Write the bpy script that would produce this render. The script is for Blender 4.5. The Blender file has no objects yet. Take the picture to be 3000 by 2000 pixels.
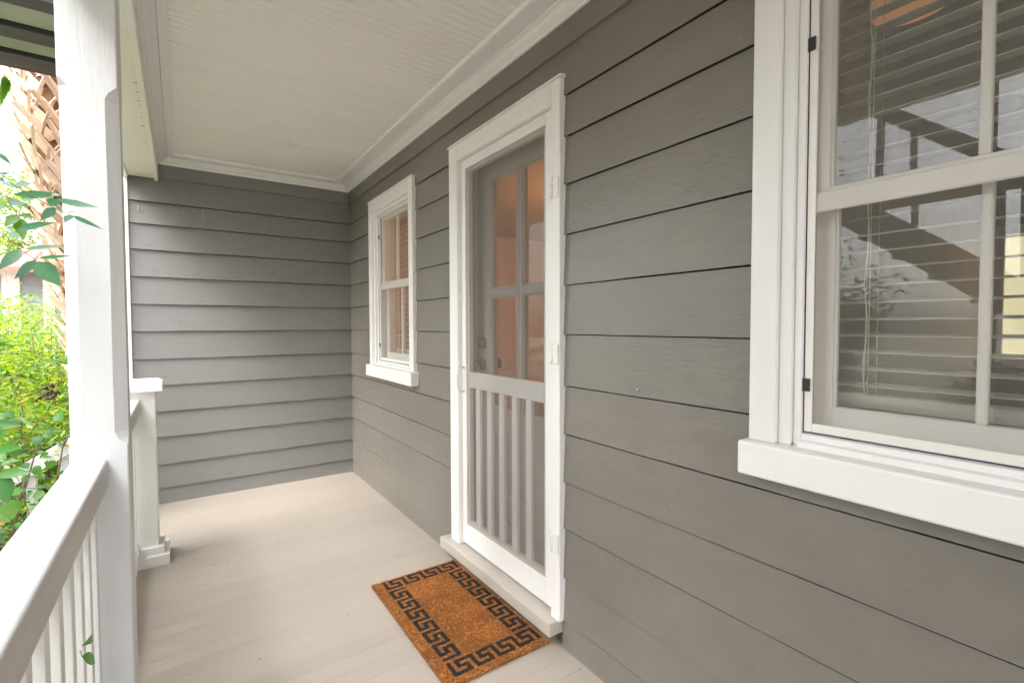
import bpy, bmesh, math, random
from mathutils import Vector, Matrix, noise
random.seed(7)
C = bpy.context.scene
COL = C.collection
R = math.radians

# ------------------------------------------------------------------ camera
yaw, pitch, roll = 0.6008, -0.03348, -0.0028
FPX = 1419.3                                     # focal length in px of a 3000 px wide frame
cam_loc = Vector((-1.271, 0.0, 1.325))
F = Vector((math.sin(yaw)*math.cos(pitch), math.cos(yaw)*math.cos(pitch), math.sin(pitch)))
Rt = Vector((math.cos(yaw), -math.sin(yaw), 0)); Up = Rt.cross(F)
R2 = Rt*math.cos(roll) + Up*math.sin(roll); U2 = -Rt*math.sin(roll) + Up*math.cos(roll)
cd = bpy.data.cameras.new('camera'); cam = bpy.data.objects.new('camera', cd); COL.objects.link(cam)
M = Matrix((R2, U2, -F)).transposed().to_4x4(); M.translation = cam_loc
cam.matrix_world = M
cd.sensor_width = 36; cd.lens = 36*FPX/3000; cd.clip_start = 0.02; cd.clip_end = 500
C.camera = cam

def spot(px, py, axis, v):
    """point where the sight line through photo pixel (3000x2000) meets the plane axis = v"""
    d = F + R2*((px-1500)/FPX) - U2*((py-1000)/FPX)
    i = 'xyz'.index(axis); t = (v-cam_loc[i])/d[i]
    return cam_loc + d*t

# ------------------------------------------------------------------ light
SUN_EL, SUN_AZ = 44, 247          # azimuth of the direction the light comes from, degrees from +y clockwise
w = bpy.data.worlds.new('World'); C.world = w; w.use_nodes = True
nt = w.node_tree; nt.nodes.clear()
sky = nt.nodes.new('ShaderNodeTexSky'); sky.sky_type = 'NISHITA'; sky.sun_disc = False
sky.sun_elevation = R(SUN_EL); sky.sun_rotation = R(SUN_AZ); sky.air_density = 1.0; sky.dust_density = 4.0; sky.ozone_density = 1.0
hsv = nt.nodes.new('ShaderNodeHueSaturation'); hsv.inputs['Saturation'].default_value = 0.24; hsv.inputs['Value'].default_value = 1.25
bg = nt.nodes.new('ShaderNodeBackground'); bg.inputs['Strength'].default_value = 0.15
wo = nt.nodes.new('ShaderNodeOutputWorld')
nt.links.new(sky.outputs[0], hsv.inputs['Color']); nt.links.new(hsv.outputs[0], bg.inputs[0]); nt.links.new(bg.outputs[0], wo.inputs[0])
sd = bpy.data.lights.new('sun', 'SUN'); sun = bpy.data.objects.new('sun', sd); COL.objects.link(sun)
sd.energy = 0.95; sd.angle = R(60); sd.color = (1.0, 0.96, 0.9)
az, el = R(SUN_AZ), R(SUN_EL)
sun.rotation_euler = Vector((-math.sin(az)*math.cos(el), -math.cos(az)*math.cos(el), -math.sin(el))).to_track_quat('-Z', 'Y').to_euler()
C.view_settings.view_transform = 'Standard'; C.view_settings.look = 'None'; C.view_settings.gamma = 1
C.view_settings.use_curve_mapping = False; C.view_settings.exposure = 2.62
C.render.engine = 'CYCLES'
try:
    C.cycles.transparent_max_bounces = 16; C.cycles.max_bounces = 10; C.cycles.diffuse_bounces = 6; C.cycles.sample_clamp_indirect = 6
except Exception: pass

# ------------------------------------------------------------------ materials
def N(nt, kind, **kw):
    n = nt.nodes.new('ShaderNode'+kind)
    for k, v in kw.items():
        if k in n.inputs: n.inputs[k].default_value = v
        else: setattr(n, k, v)
    return n
def paint(name, col, rough=0.45, var=0.05, grain=(1, 1, 1), bump=0.25, scale=18, speck=0.0, speckcol=(.8, .8, .78), stain=0.0, staincol=(.3, .2, .1), spec=0.5):
    """weathered brushed paint: slow colour drift, grain stretched along the board, fine relief, flecks"""
    m = bpy.data.materials.new(name); m.use_nodes = True; t = m.node_tree; L = t.links.new
    b = t.nodes['Principled BSDF']; b.inputs['Roughness'].default_value = rough; b.inputs['Specular IOR Level'].default_value = spec
    geo = N(t, 'NewGeometry'); mp = N(t, 'Mapping'); mp.inputs['Scale'].default_value = grain
    L(geo.outputs['Position'], mp.inputs['Vector'])
    n1 = N(t, 'TexNoise', Scale=1.7, Detail=5.0, Roughness=0.6); L(geo.outputs['Position'], n1.inputs['Vector'])
    n2 = N(t, 'TexNoise', Scale=float(scale), Detail=6.0, Roughness=0.65); L(mp.outputs[0], n2.inputs['Vector'])
    oi = N(t, 'ObjectInfo')
    mul = N(t, 'MixRGB', blend_type='MULTIPLY', Fac=1.0); mul.inputs['Color1'].default_value = (*col, 1)
    r1 = N(t, 'MapRange', **{'From Min': 0.3, 'From Max': 0.7, 'To Min': 1-var, 'To Max': 1+var}); L(n1.outputs['Fac'], r1.inputs['Value'])
    r2 = N(t, 'MapRange', **{'From Min': 0.3, 'From Max': 0.7, 'To Min': 1-var*.5, 'To Max': 1+var*.5}); L(n2.outputs['Fac'], r2.inputs['Value'])
    r3 = N(t, 'MapRange', **{'To Min': 1-var*.6, 'To Max': 1+var*.6}); L(oi.outputs['Random'], r3.inputs['Value'])
    m1 = N(t, 'Math', operation='MULTIPLY'); L(r1.outputs[0], m1.inputs[0]); L(r2.outputs[0], m1.inputs[1])
    m2 = N(t, 'Math', operation='MULTIPLY'); L(m1.outputs[0], m2.inputs[0]); L(r3.outputs[0], m2.inputs[1])
    L(m2.outputs[0], mul.inputs['Color2'])
    out = mul.outputs[0]
    if speck > 0:
        v = N(t, 'TexNoise', Scale=55.0, Detail=3.0, Roughness=0.5)
        mp2 = N(t, 'Mapping'); mp2.inputs['Scale'].default_value = tuple(max(.35, g) for g in grain); L(geo.outputs['Position'], mp2.inputs['Vector']); L(mp2.outputs[0], v.inputs['Vector'])
        big = N(t, 'TexNoise', Scale=2.3, Detail=2.0); L(geo.outputs['Position'], big.inputs['Vector'])
        ad = N(t, 'Math', operation='ADD'); L(v.outputs['Fac'], ad.inputs[0])
        s = N(t, 'Math', operation='MULTIPLY'); s.inputs[1].default_value = 0.25; L(big.outputs['Fac'], s.inputs[0]); L(s.outputs[0], ad.inputs[1])
        r = N(t, 'MapRange', **{'From Min': 0.90-speck, 'From Max': 0.94-speck}); L(ad.outputs[0], r.inputs['Value'])
        mx = N(t, 'MixRGB'); L(r.outputs[0], mx.inputs['Fac']); L(out, mx.inputs['Color1']); mx.inputs['Color2'].default_value = (*speckcol, 1)
        sc = N(t, 'Math', operation='MULTIPLY'); sc.inputs[1].default_value = .6; L(r.outputs[0], sc.inputs[0]); L(sc.outputs[0], mx.inputs['Fac'])
        out = mx.outputs[0]
    if stain > 0:
        v = N(t, 'TexNoise', Scale=6.0, Detail=8.0, Roughness=0.75); L(geo.outputs['Position'], v.inputs['Vector'])
        r = N(t, 'MapRange', **{'From Min': 0.62, 'From Max': 0.85, 'To Max': stain}); L(v.outputs['Fac'], r.inputs['Value'])
        mx = N(t, 'MixRGB'); L(r.outputs[0], mx.inputs['Fac']); L(out, mx.inputs['Color1']); mx.inputs['Color2'].default_value = (*staincol, 1)
        out = mx.outputs[0]
    L(out, b.inputs['Base Color'])
    n3 = N(t, 'TexNoise', Scale=130.0, Detail=3.0); L(mp.outputs[0], n3.inputs['Vector'])
    ma = N(t, 'Math', operation='MULTIPLY_ADD'); ma.inputs[1].default_value = 0.35; L(n3.outputs['Fac'], ma.inputs[0]); L(n2.outputs['Fac'], ma.inputs[2])
    bp = N(t, 'Bump', Strength=bump, Distance=0.004); L(ma.outputs[0], bp.inputs['Height']); L(bp.outputs[0], b.inputs['Normal'])
    rr = N(t, 'MapRange', **{'From Min': .3, 'From Max': .7, 'To Min': rough-.07, 'To Max': rough+.1}); L(n2.outputs['Fac'], rr.inputs['Value']); L(rr.outputs[0], b.inputs['Roughness'])
    return m
def plain(name, col, rough=0.5, metal=0.0, emit=None, es=1.0):
    m = bpy.data.materials.new(name); m.use_nodes = True; t = m.node_tree; b = t.nodes['Principled BSDF']
    b.inputs['Roughness'].default_value = rough; b.inputs['Metallic'].default_value = metal
    n = N(t, 'TexNoise', Scale=9.0, Detail=4.0); g = N(t, 'NewGeometry'); t.links.new(g.outputs['Position'], n.inputs['Vector'])
    r = N(t, 'MapRange', **{'To Min': .85, 'To Max': 1.15}); t.links.new(n.outputs['Fac'], r.inputs['Value'])
    mx = N(t, 'MixRGB', blend_type='MULTIPLY', Fac=1.0); mx.inputs['Color1'].default_value = (*col, 1); t.links.new(r.outputs[0], mx.inputs['Color2'])
    t.links.new(mx.outputs[0], b.inputs['Base Color'])
    if emit: b.inputs['Emission Color'].default_value = (*emit, 1); b.inputs['Emission Strength'].default_value = es
    return m
GY, GX, GZ = (1, .06, 1), (.06, 1, 1), (1, 1, .06)      # grain along y / x / z
MT = {}
SID = (.196, .180, .156)
MT['siding_y'] = paint('grey_siding_paint_long_wall', SID, .40, .085, (1, .3, 1), .62, 20, speck=.005, speckcol=(.33, .32, .29))
MT['siding_x'] = paint('grey_siding_paint_end_wall', (.212, .206, .200), .32, .045, (.25, 1, 1), .16, 30, speck=.005, speckcol=(.33, .32, .29))
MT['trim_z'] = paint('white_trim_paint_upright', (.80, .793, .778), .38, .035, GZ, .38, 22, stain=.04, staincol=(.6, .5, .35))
MT['trim_y'] = paint('white_trim_paint_lengthwise', (.80, .793, .778), .38, .035, GY, .38, 22, stain=.04, staincol=(.6, .5, .35))
MT['trim_x'] = paint('white_trim_paint_crosswise', (.80, .793, .778), .38, .035, GX, .38, 22, stain=.04, staincol=(.6, .5, .35))
MT['post'] = paint('white_post_paint', (.67, .68, .69), .42, .03, (1, 1, .1), .55, 20, speck=.006, speckcol=(.4, .39, .36))
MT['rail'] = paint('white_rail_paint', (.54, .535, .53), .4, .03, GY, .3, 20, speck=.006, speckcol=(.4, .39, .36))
MT['cream'] = paint('cream_beam_paint', (.78, .77, .66), .4, .03, GY, .15, 16, stain=.10, staincol=(.5, .32, .12))
MT['ceil'] = paint('ceiling_paint', (.87, .85, .805), .42, .02, GX, .10, 16)
MT['floor'] = paint('porch_floor_paint', (.395, .348, .300), .34, .035, (.25, 1, 1), .22, 9, speck=.030, speckcol=(.68, .64, .59), stain=.12, staincol=(.34, .28, .23))
MT['sill'] = paint('threshold_paint', (.48, .435, .385), .45, .05, GY, .4, 22, speck=.012, speckcol=(.6, .57, .52))
MT['sash'] = paint('almond_sash_paint', (.80, .765, .72), .35, .02, GZ, .1, 20)
MT['door'] = paint('grey_door_paint', (.40, .385, .36), .4, .03, GZ, .1, 20)
MT['green'] = paint('mossy_green_boards', (.16, .20, .14), .8, .12, (1, .3, 1), .4, 14)
MT['black'] = paint('black_stained_timber', (.014, .015, .016), .6, .2, GX, .4, 14, speck=.01, speckcol=(.1, .1, .1))
MT['joint_shade'] = plain('black_joint_shade', (.012, .011, .010), .9)  # near-black sheet added to draw the shadow lines under the boards
MT['bronze'] = plain('dark_bronze', (.035, .026, .02), .35, .8)
MT['clip'] = plain('black_plastic', (.02, .02, .025), .4)
MT['gasket'] = plain('dark_blue_gasket', (.03, .035, .09), .5)
MT['chrome'] = plain('white_enamel', (.78, .77, .74), .25)
MT['slat'] = plain('white_blind_slat', (.56, .54, .48), .4)
MT['cord'] = plain('ivory_cord', (.75, .71, .6), .7)
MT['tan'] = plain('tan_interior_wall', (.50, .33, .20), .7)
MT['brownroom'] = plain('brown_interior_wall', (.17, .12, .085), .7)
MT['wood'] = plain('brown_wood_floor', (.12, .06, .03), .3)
MT['soil'] = plain('brown_soil_ground', (.30, .27, .21), .9)
MT['stem'] = plain('brown_stem', (.13, .07, .04), .7)
MT['stemg'] = plain('reddish_green_stem', (.16, .12, .06), .6)
MT['berry'] = plain('dark_red_berry', (.06, .015, .012), .3)
MT['nsiding'] = paint('pale_neighbour_siding', (.25, .235, .205), .6, .05, GY, .2, 12)
MT['gsiding'] = paint('blue_grey_neighbour_siding', (.28, .30, .33), .6, .05, GX, .2, 12)
MT['redroof'] = paint('faded_red_metal_roof', (.55, .22, .17), .5, .06, (1, .2, 1), .2, 9)
MT['matbase'] = plain('coir_backing', (.16, .07, .02), .9)

def glassmat():
    m = bpy.data.materials.new('window_glass'); m.use_nodes = True; t = m.node_tree; t.nodes.clear(); L = t.links.new
    o = N(t, 'OutputMaterial'); mx = N(t, 'MixShader'); tr = N(t, 'BsdfTransparent'); tr.inputs[0].default_value = (.93, .95, .93, 1)
    g = N(t, 'BsdfGlossy'); g.inputs['Roughness'].default_value = 0.0; g.inputs['Color'].default_value = (1, 1, 1, 1)
    f = N(t, 'Fresnel'); f.inputs['IOR'].default_value = 1.5
    mm = N(t, 'Math', operation='MULTIPLY', use_clamp=True); mm.inputs[1].default_value = 1.4       # two faces of the pane and of the storm pane behind it
    n = N(t, 'TexNoise', Scale=2.2, Detail=1.0); ge = N(t, 'NewGeometry'); L(ge.outputs['Position'], n.inputs['Vector'])
    b = N(t, 'Bump', Strength=.05, Distance=.02); L(n.outputs['Fac'], b.inputs['Height']); L(b.outputs[0], g.inputs['Normal'])
    bk = N(t, 'Math', operation='SUBTRACT'); bk.inputs[0].default_value = 1.0; L(ge.outputs['Backfacing'], bk.inputs[1])
    m3 = N(t, 'Math', operation='MULTIPLY'); L(f.outputs[0], mm.inputs[0]); L(mm.outputs[0], m3.inputs[0]); L(bk.outputs[0], m3.inputs[1]); L(m3.outputs[0], mx.inputs[0]); L(tr.outputs[0], mx.inputs[1]); L(g.outputs[0], mx.inputs[2]); L(mx.outputs[0], o.inputs[0])
    return m
MT['glass'] = glassmat()
def screenmat(name, dens, col):
    m = bpy.data.materials.new(name); m.use_nodes = True; t = m.node_tree; t.nodes.clear(); L = t.links.new
    o = N(t, 'OutputMaterial'); mx = N(t, 'MixShader'); tr = N(t, 'BsdfTransparent'); d = N(t, 'BsdfDiffuse'); d.inputs[0].default_value = (*col, 1)
    g = N(t, 'NewGeometry'); sp = N(t, 'SeparateXYZ'); L(g.outputs['Position'], sp.inputs[0])
    def wires(out):                    # woven wires every 1.6 mm
        a = N(t, 'Math', operation='MULTIPLY'); a.inputs[1].default_value = 1/0.0016; L(out, a.inputs[0])
        fr = N(t, 'Math', operation='FRACT'); L(a.outputs[0], fr.inputs[0])
        c = N(t, 'Math', operation='LESS_THAN'); c.inputs[1].default_value = dens; L(fr.outputs[0], c.inputs[0]); return c.outputs[0]
    mxx = N(t, 'Math', operation='MAXIMUM'); L(wires(sp.outputs['Y']), mxx.inputs[0]); L(wires(sp.outputs['Z']), mxx.inputs[1])
    L(mxx.outputs[0], mx.inputs[0]); L(tr.outputs[0], mx.inputs[1]); L(d.outputs[0], mx.inputs[2]); L(mx.outputs[0], o.inputs[0])
    return m
MT['screen'] = screenmat('insect_screen', .145, (.34, .31, .275))
MT['wscreen'] = screenmat('window_insect_screen', .08, (.42, .40, .37))

def leafmat(name, col, col2, trans=.4, rough=.45):
    m = bpy.data.materials.new(name); m.use_nodes = True; t = m.node_tree; t.nodes.clear(); L = t.links.new
    o = N(t, 'OutputMaterial'); a = N(t, 'Attribute', attribute_name='rnd'); oi = N(t, 'ObjectInfo')
    ad = N(t, 'Math', operation='ADD'); L(a.outputs['Fac'], ad.inputs[0]); L(oi.outputs['Random'], ad.inputs[1])
    fr = N(t, 'Math', operation='FRACT'); L(ad.outputs[0], fr.inputs[0])
    mc = N(t, 'MixRGB'); mc.inputs['Color1'].default_value = (*col, 1); mc.inputs['Color2'].default_value = (*col2, 1); L(fr.outputs[0], mc.inputs['Fac'])
    n = N(t, 'TexNoise', Scale=60.0, Detail=3.0); tc = N(t, 'TexCoord'); L(tc.outputs['Object'], n.inputs['Vector'])
    r = N(t, 'MapRange', **{'To Min': .75, 'To Max': 1.2}); L(n.outputs['Fac'], r.inputs['Value'])
    mu = N(t, 'MixRGB', blend_type='MULTIPLY', Fac=1.0); L(mc.outputs[0], mu.inputs['Color1']); L(r.outputs[0], mu.inputs['Color2'])
    p = N(t, 'BsdfPrincipled', Roughness=rough); L(mu.outputs[0], p.inputs['Base Color'])
    tl = N(t, 'BsdfTranslucent'); hs = N(t, 'HueSaturation', Saturation=1.15, Value=1.6); L(mu.outputs[0], hs.inputs['Color']); L(hs.outputs[0], tl.inputs['Color'])
    mx = N(t, 'MixShader'); mx.inputs[0].default_value = trans; L(p.outputs[0], mx.inputs[1]); L(tl.outputs[0], mx.inputs[2]); L(mx.outputs[0], o.inputs[0])
    return m
MT['leaf_blue'] = leafmat('bluish_green_leaf', (.03, .13, .055), (.05, .18, .06), .25, .4)
MT['leaf_bright'] = leafmat('bright_green_leaf', (.05, .16, .01), (.09, .22, .015), .35, .4)
MT['leaf_dark'] = leafmat('glossy_dark_green_leaf', (.025, .12, .015), (.06, .22, .02), .3, .35)
MT['leaf_lime'] = leafmat('yellow_green_leaf', (.15, .25, .02), (.42, .50, .04), .45)
MT['leaf_green'] = leafmat('mid_green_leaf', (.08, .19, .03), (.20, .34, .07), .4)
MT['leaf_hedge'] = leafmat('dull_hedge_leaf', (.03, .06, .02), (.07, .11, .03), .3, .8)
MT['leaf_tree'] = leafmat('tree_leaf', (.07, .14, .04), (.20, .28, .07), .4)
MT['leaf_orange'] = leafmat('orange_turning_leaf', (.5, .16, .02), (.45, .30, .03), .3)
MT['boot'] = leafmat('dry_palm_boot', (.44, .30, .20), (.66, .50, .38), .0, .8)
MT['fibre'] = plain('dark_palm_fibre', (.12, .06, .03), .9)

# ------------------------------------------------------------------ builders
def tag(o, label=None, cat=None, group=None, kind=None):
    if label: o['label'] = label
    if cat: o['category'] = cat
    if group: o['group'] = group
    if kind: o['kind'] = kind
    return o
def thing(name, loc, label=None, cat=None, group=None, kind=None):
    o = bpy.data.objects.new(name, None); COL.objects.link(o); o.location = loc; o.empty_display_size = .1
    return tag(o, label, cat, group, kind)
def wloc(p):
    v = Vector((0, 0, 0))
    while p is not None: v = v + Vector(p.location); p = p.parent
    return v
def link(name, me, mat, parent=None, kind=None, at=None):
    o = bpy.data.objects.new(name, me); COL.objects.link(o)
    if mat is not None:
        for mm in (mat if isinstance(mat, list) else [mat]): me.materials.append(mm)
    if parent is not None: o.parent = parent
    if at is not None: o.location = Vector(at) - (wloc(parent) if parent else Vector())
    if kind: o['kind'] = kind
    return o
def frombm(name, bm, mat, parent=None, smooth=False, kind=None):
    """bm is in world coordinates; the mesh origin goes to the parent's"""
    if parent is not None: bmesh.ops.translate(bm, verts=bm.verts, vec=-wloc(parent))
    bmesh.ops.recalc_face_normals(bm, faces=bm.faces)
    me = bpy.data.meshes.new(name); bm.to_mesh(me); bm.free()
    if smooth:
        for p in me.polygons: p.use_smooth = True
    return link(name, me, mat, parent, kind)
def bbox(bm, x0, x1, y0, y1, z0, z1, bev=0.0, seg=1):
    vs = [bm.verts.new((x, y, z)) for x in (x0, x1) for y in (y0, y1) for z in (z0, z1)]
    fs = [bm.faces.new([vs[i] for i in f]) for f in ((0, 1, 3, 2), (4, 6, 7, 5), (0, 4, 5, 1), (2, 3, 7, 6), (0, 2, 6, 4), (1, 5, 7, 3))]
    if bev > 0:
        es = list({e for f in fs for e in f.edges})
        bmesh.ops.bevel(bm, geom=es, offset=bev, segments=seg, profile=.5, affect='EDGES')
def box(name, x0, x1, y0, y1, z0, z1, mat, parent=None, bev=0.002, seg=1, kind=None):
    bm = bmesh.new(); bbox(bm, min(x0, x1), max(x0, x1), min(y0, y1), max(y0, y1), min(z0, z1), max(z0, z1), bev, seg)
    return frombm(name, bm, MT[mat] if isinstance(mat, str) else mat, parent, kind=kind)
def prism(name, prof, axis, a, b, mat, parent=None, wob=0.0):
    """profile [(u,v)] swept along axis from a to b; for 'y' (u,v)=(x,z), for 'x' (u,v)=(y,z)"""
    bm = bmesh.new(); n = len(prof); steps = max(1, int(abs(b-a)/.12)) if wob else 1
    rings = []
    for i in range(steps+1):
        s = a+(b-a)*i/steps; r = []
        for j, (u, v) in enumerate(prof):
            du = wob*noise.noise(Vector((s*2.3, j*3.1, .3))); dv = wob*noise.noise(Vector((s*3.1, j*1.7, 5.3)))
            r.append(bm.verts.new((u+du, s, v+dv) if axis == 'y' else (s, u+du, v+dv)))
        rings.append(r)
    for k in range(steps):
        for j in range(n): bm.faces.new((rings[k][j], rings[k][(j+1) % n], rings[k+1][(j+1) % n], rings[k+1][j]))
    bm.faces.new(rings[0]); bm.faces.new(rings[-1])
    return frombm(name, bm, MT[mat], parent)
def tube(name, pts, rad, mat, parent=None, seg=7, bm=None, smooth=True):
    own = bm is None
    if own: bm = bmesh.new()
    pts = [Vector(p) for p in pts]; rings = []
    for i, p in enumerate(pts):
        d = (pts[min(i+1, len(pts)-1)] - pts[max(i-1, 0)]).normalized()
        a = d.orthogonal().normalized() if i == 0 else (a - d*a.dot(d)).normalized()
        b = d.cross(a); r = rad[i] if isinstance(rad, (list, tuple)) else rad
        rings.append([bm.verts.new(p + a*math.cos(2*math.pi*k/seg)*r + b*math.sin(2*math.pi*k/seg)*r) for k in range(seg)])
    for q in range(len(rings)-1):
        for k in range(seg): bm.faces.new((rings[q][k], rings[q][(k+1) % seg], rings[q+1][(k+1) % seg], rings[q+1][k]))
    bm.faces.new(rings[0]); bm.faces.new(rings[-1])
    if own: return frombm(name, bm, MT[mat], parent, smooth)
def lathe(name, axis, base, prof, mat, parent=None, seg=20):
    """prof [(distance along axis, radius)]"""
    bm = bmesh.new(); ax = Vector(axis).normalized(); a = ax.orthogonal().normalized(); b = ax.cross(a); base = Vector(base); rings = []
    for t, r in prof:
        rings.append([bm.verts.new(base+ax*t+(a*math.cos(2*math.pi*k/seg)+b*math.sin(2*math.pi*k/seg))*max(r, 1e-4)) for k in range(seg)])
    for q in range(len(rings)-1):
        for k in range(seg): bm.faces.new((rings[q][k], rings[q][(k+1) % seg], rings[q+1][(k+1) % seg], rings[q+1][k]))
    bm.faces.new(rings[0]); bm.faces.new(rings[-1])
    return frombm(name, bm, MT[mat], parent, True)

# ------------------------------------------------------------------ ground and porch floor
D = 4.426            # end wall
PX0 = -1.60          # outer edge of the porch floor
bm = bmesh.new()
gx = [-80, -40, -20, -10, -6, -4, -3, -2.4, -1.6, 6, 40, 80]; gy = [-60, -20, -8, -3, 0, 2, 4, 6, 8, 11, 15, 25, 60, 140]
vv = [[bm.verts.new((x, y, -.62 + (.05*noise.noise(Vector((x*.6, y*.6, 0))) if abs(x) < 20 else 0))) for y in gy] for x in gx]
for i in range(len(gx)-1):
    for j in range(len(gy)-1): bm.faces.new((vv[i][j], vv[i+1][j], vv[i+1][j+1], vv[i][j+1]))
tag(frombm('ground', bm, MT['soil'], None, True), kind='structure')

pf = thing('porch_floor', (0, 0, 0), kind='structure')
y = -2.6; k = 0
while y < D:
    wd = .0825
    y1 = min(y+wd-.0005, D+.02)
    o = box('floorboard', PX0+random.uniform(-.002, .002), .06, y, y1, -.022, 0+random.uniform(-.00012, .00012), 'floor', pf, .0004)
    y += wd; k += 1
box('edge_joist', PX0+.02, PX0+.06, -2.6, D, -.22, -.0235, 'trim_y', pf)

# ------------------------------------------------------------------ clapboard walls
ZL = [.119, .298, .502, .692, .889, 1.083, 1.289, 1.486, 1.686, 1.883, 2.070, 2.232]
courses = [(-.03, .119)] + list(zip(ZL, ZL[1:]+[2.43]))
def wavy(s, seed): return .0014*noise.noise(Vector((s*3.0, seed*7.7, 0))) + .0011*noise.noise(Vector((s*11, seed*3.3, 4))) - .0028*max(0, noise.noise(Vector((s*5.3, seed*9.1, 9)))-.42)
def clapboard(parent, axis, s0, s1, z0, z1, seed, cuts=(), tilt=0.0, mat='siding_y'):
    """one board: s along the wall; cuts = [(sa, sb, za, zb)] openings it has to go round"""
    zt = z1 - (.0036 if z1 > 1.1 else .0052 if z1 > 1.0 else .0080) if axis == 'y' else z1 - .0036; T = .0095 if axis == 'y' else .013  # gaps widened so the joints read as dark shadow lines
    ss = {s0, s1}
    for a, b, za, zb in cuts:
        if zb > z0 and za < zt + .01: ss |= {max(s0, min(s1, a)), max(s0, min(s1, b))}
    key = sorted(ss); pts = []
    for a, b in zip(key, key[1:]):
        n = max(1, int((b-a)/.05)); pts += [a+(b-a)*i/n for i in range(n)]
    pts.append(key[-1])
    bm = bmesh.new()
    def P(s, z, dx):                   # dx outward thickness offset
        f = (z-z0)/(zt-z0); off = -T*f if True else 0
        d = off + dx
        jit = .0016*noise.noise(Vector((s*1.3, seed*2.1, z*2)))
        return (-(d+jit), s, z) if axis == 'y' else (s, D-(d+jit), z)
    def spans(sm):
        lo = [(z0, zt)]
        for a, b, za, zb in cuts:
            if a < sm < b:
                new = []
                for p, q in lo:
                    if zb <= p or za >= q: new.append((p, q)); continue
                    if za > p: new.append((p, za))
                    if zb < q: new.append((zb, q))
                lo = new
        return lo
    cache = {}
    def V(s, z, dx):
        kk = (round(s, 5), round(z, 5), dx)
        if kk not in cache:
            zz = z + (wavy(s, seed)+tilt*(s-(s0+s1)/2) if abs(z-z0) < 1e-6 else 0)
            cache[kk] = bm.verts.new(P(s, zz, dx))
        return cache[kk]
    for a, b in zip(pts, pts[1:]):
        for p, q in spans((a+b)/2):
            bm.faces.new((V(a, p, 0), V(b, p, 0), V(b, q, 0), V(a, q, 0)))
            bm.faces.new((V(a, p, -.0058), V(b, p, -.0058), V(b, p, 0), V(a, p, 0)))
            if q > zt-1e-6: bm.faces.new((V(a, q, 0), V(b, q, 0), V(b, q, -.0058), V(a, q, -.0058)))
            if a == pts[0] or not spans((a-.01)): bm.faces.new((V(a, p, 0), V(a, q, 0), V(a, q, -.0058), V(a, p, -.0058)))
            if b == pts[-1]: bm.faces.new((V(b, p, 0), V(b, q, 0), V(b, q, -.0058), V(b, p, -.0058)))
    if len(bm.faces) == 0: bm.free(); return
    me_o = bmesh.new(); me_o.free()
    if parent is not None: bmesh.ops.translate(bm, verts=bm.verts, vec=-wloc(parent))
    # bottom lip gets a small round by an extra bevel of the lower edge
    bmesh.ops.recalc_face_normals(bm, faces=bm.faces)
    me = bpy.data.meshes.new('clapboard'); bm.to_mesh(me); bm.free()
    return link('clapboard', me, MT[mat], parent)
# openings in the long wall: y0, y1, z0, z1 (just inside the outer edge of each casing)
DOOR = (1.487, 2.440); WIN_BIG = (-.170, .705); WIN_SMALL = (2.960, 3.835)
cuts = [(DOOR[0]+.012, DOOR[1]-.012, -.1, 2.283), (WIN_BIG[0]+.012, WIN_BIG[1]-.012, .945, 2.273), (WIN_SMALL[0]+.012, WIN_SMALL[1]-.012, .945, 2.273)]
lw = thing('house_wall', (0, -1.6, 0), 'long warm grey clapboard wall holding the screen door and both windows', 'wall')
for i, (a, b) in enumerate(courses):
    # boards are butted behind the casings so each bay is a board of its own
    
    full = [c for c in cuts if c[2] <= a and c[3] >= b+.02]
    bays = []; s = -2.6
    for c in sorted(full): bays.append((s, c[0])); s = c[1]
    bays.append((s, D+.022))
    for j, (p, q) in enumerate(bays):
        if q-p > .05: clapboard(lw, 'y', p, q, a, b, i*5+j+1, cuts, random.uniform(-.0008, .0008))
prism('frieze_board', [(-.006, 2.412), (-.006, 2.56), (.03, 2.56), (.03, 2.412)], 'y', -2.6, D, 'siding_y', lw, .0012)
ew = thing('house_wall', (-.8, D, 0), 'grey clapboard end wall closing the far end of the porch', 'wall')
for i, (a, b) in enumerate(courses):
    clapboard(ew, 'x', -1.556, .03, a, b+ (0 if i else 0), 100+i, (), 0, 'siding_x')
prism('frieze_board', [(D-.006, 2.412), (D-.006, 2.56), (D+.03, 2.56), (D+.03, 2.412)], 'x', -1.556, -.0065, 'siding_x', ew, .0012)
box('corner_board', -1.66, -1.5565, D-.012, D+.09, -.25, 2.75, 'trim_z', ew, .003)
box('joint_shade_sheet', -1.60, .03, D+.0245, D+.08, -.2, 2.6, 'joint_shade', ew, 0)
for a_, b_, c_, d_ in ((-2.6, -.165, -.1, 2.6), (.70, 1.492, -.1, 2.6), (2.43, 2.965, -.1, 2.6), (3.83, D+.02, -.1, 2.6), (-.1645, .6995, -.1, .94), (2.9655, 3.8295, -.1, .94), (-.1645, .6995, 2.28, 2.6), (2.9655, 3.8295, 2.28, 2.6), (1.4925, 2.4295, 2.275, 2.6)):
    box('joint_shade_sheet', .0245, .0300, a_, b_, c_, d_, 'joint_shade', lw, 0)  # added black backing, seen through the gaps as joint shade
# the room behind the end wall
box('side_wall', -1.64, -1.60, D+.0905, 9.5, -.5, 2.75, 'siding_y', ew, 0)

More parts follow.
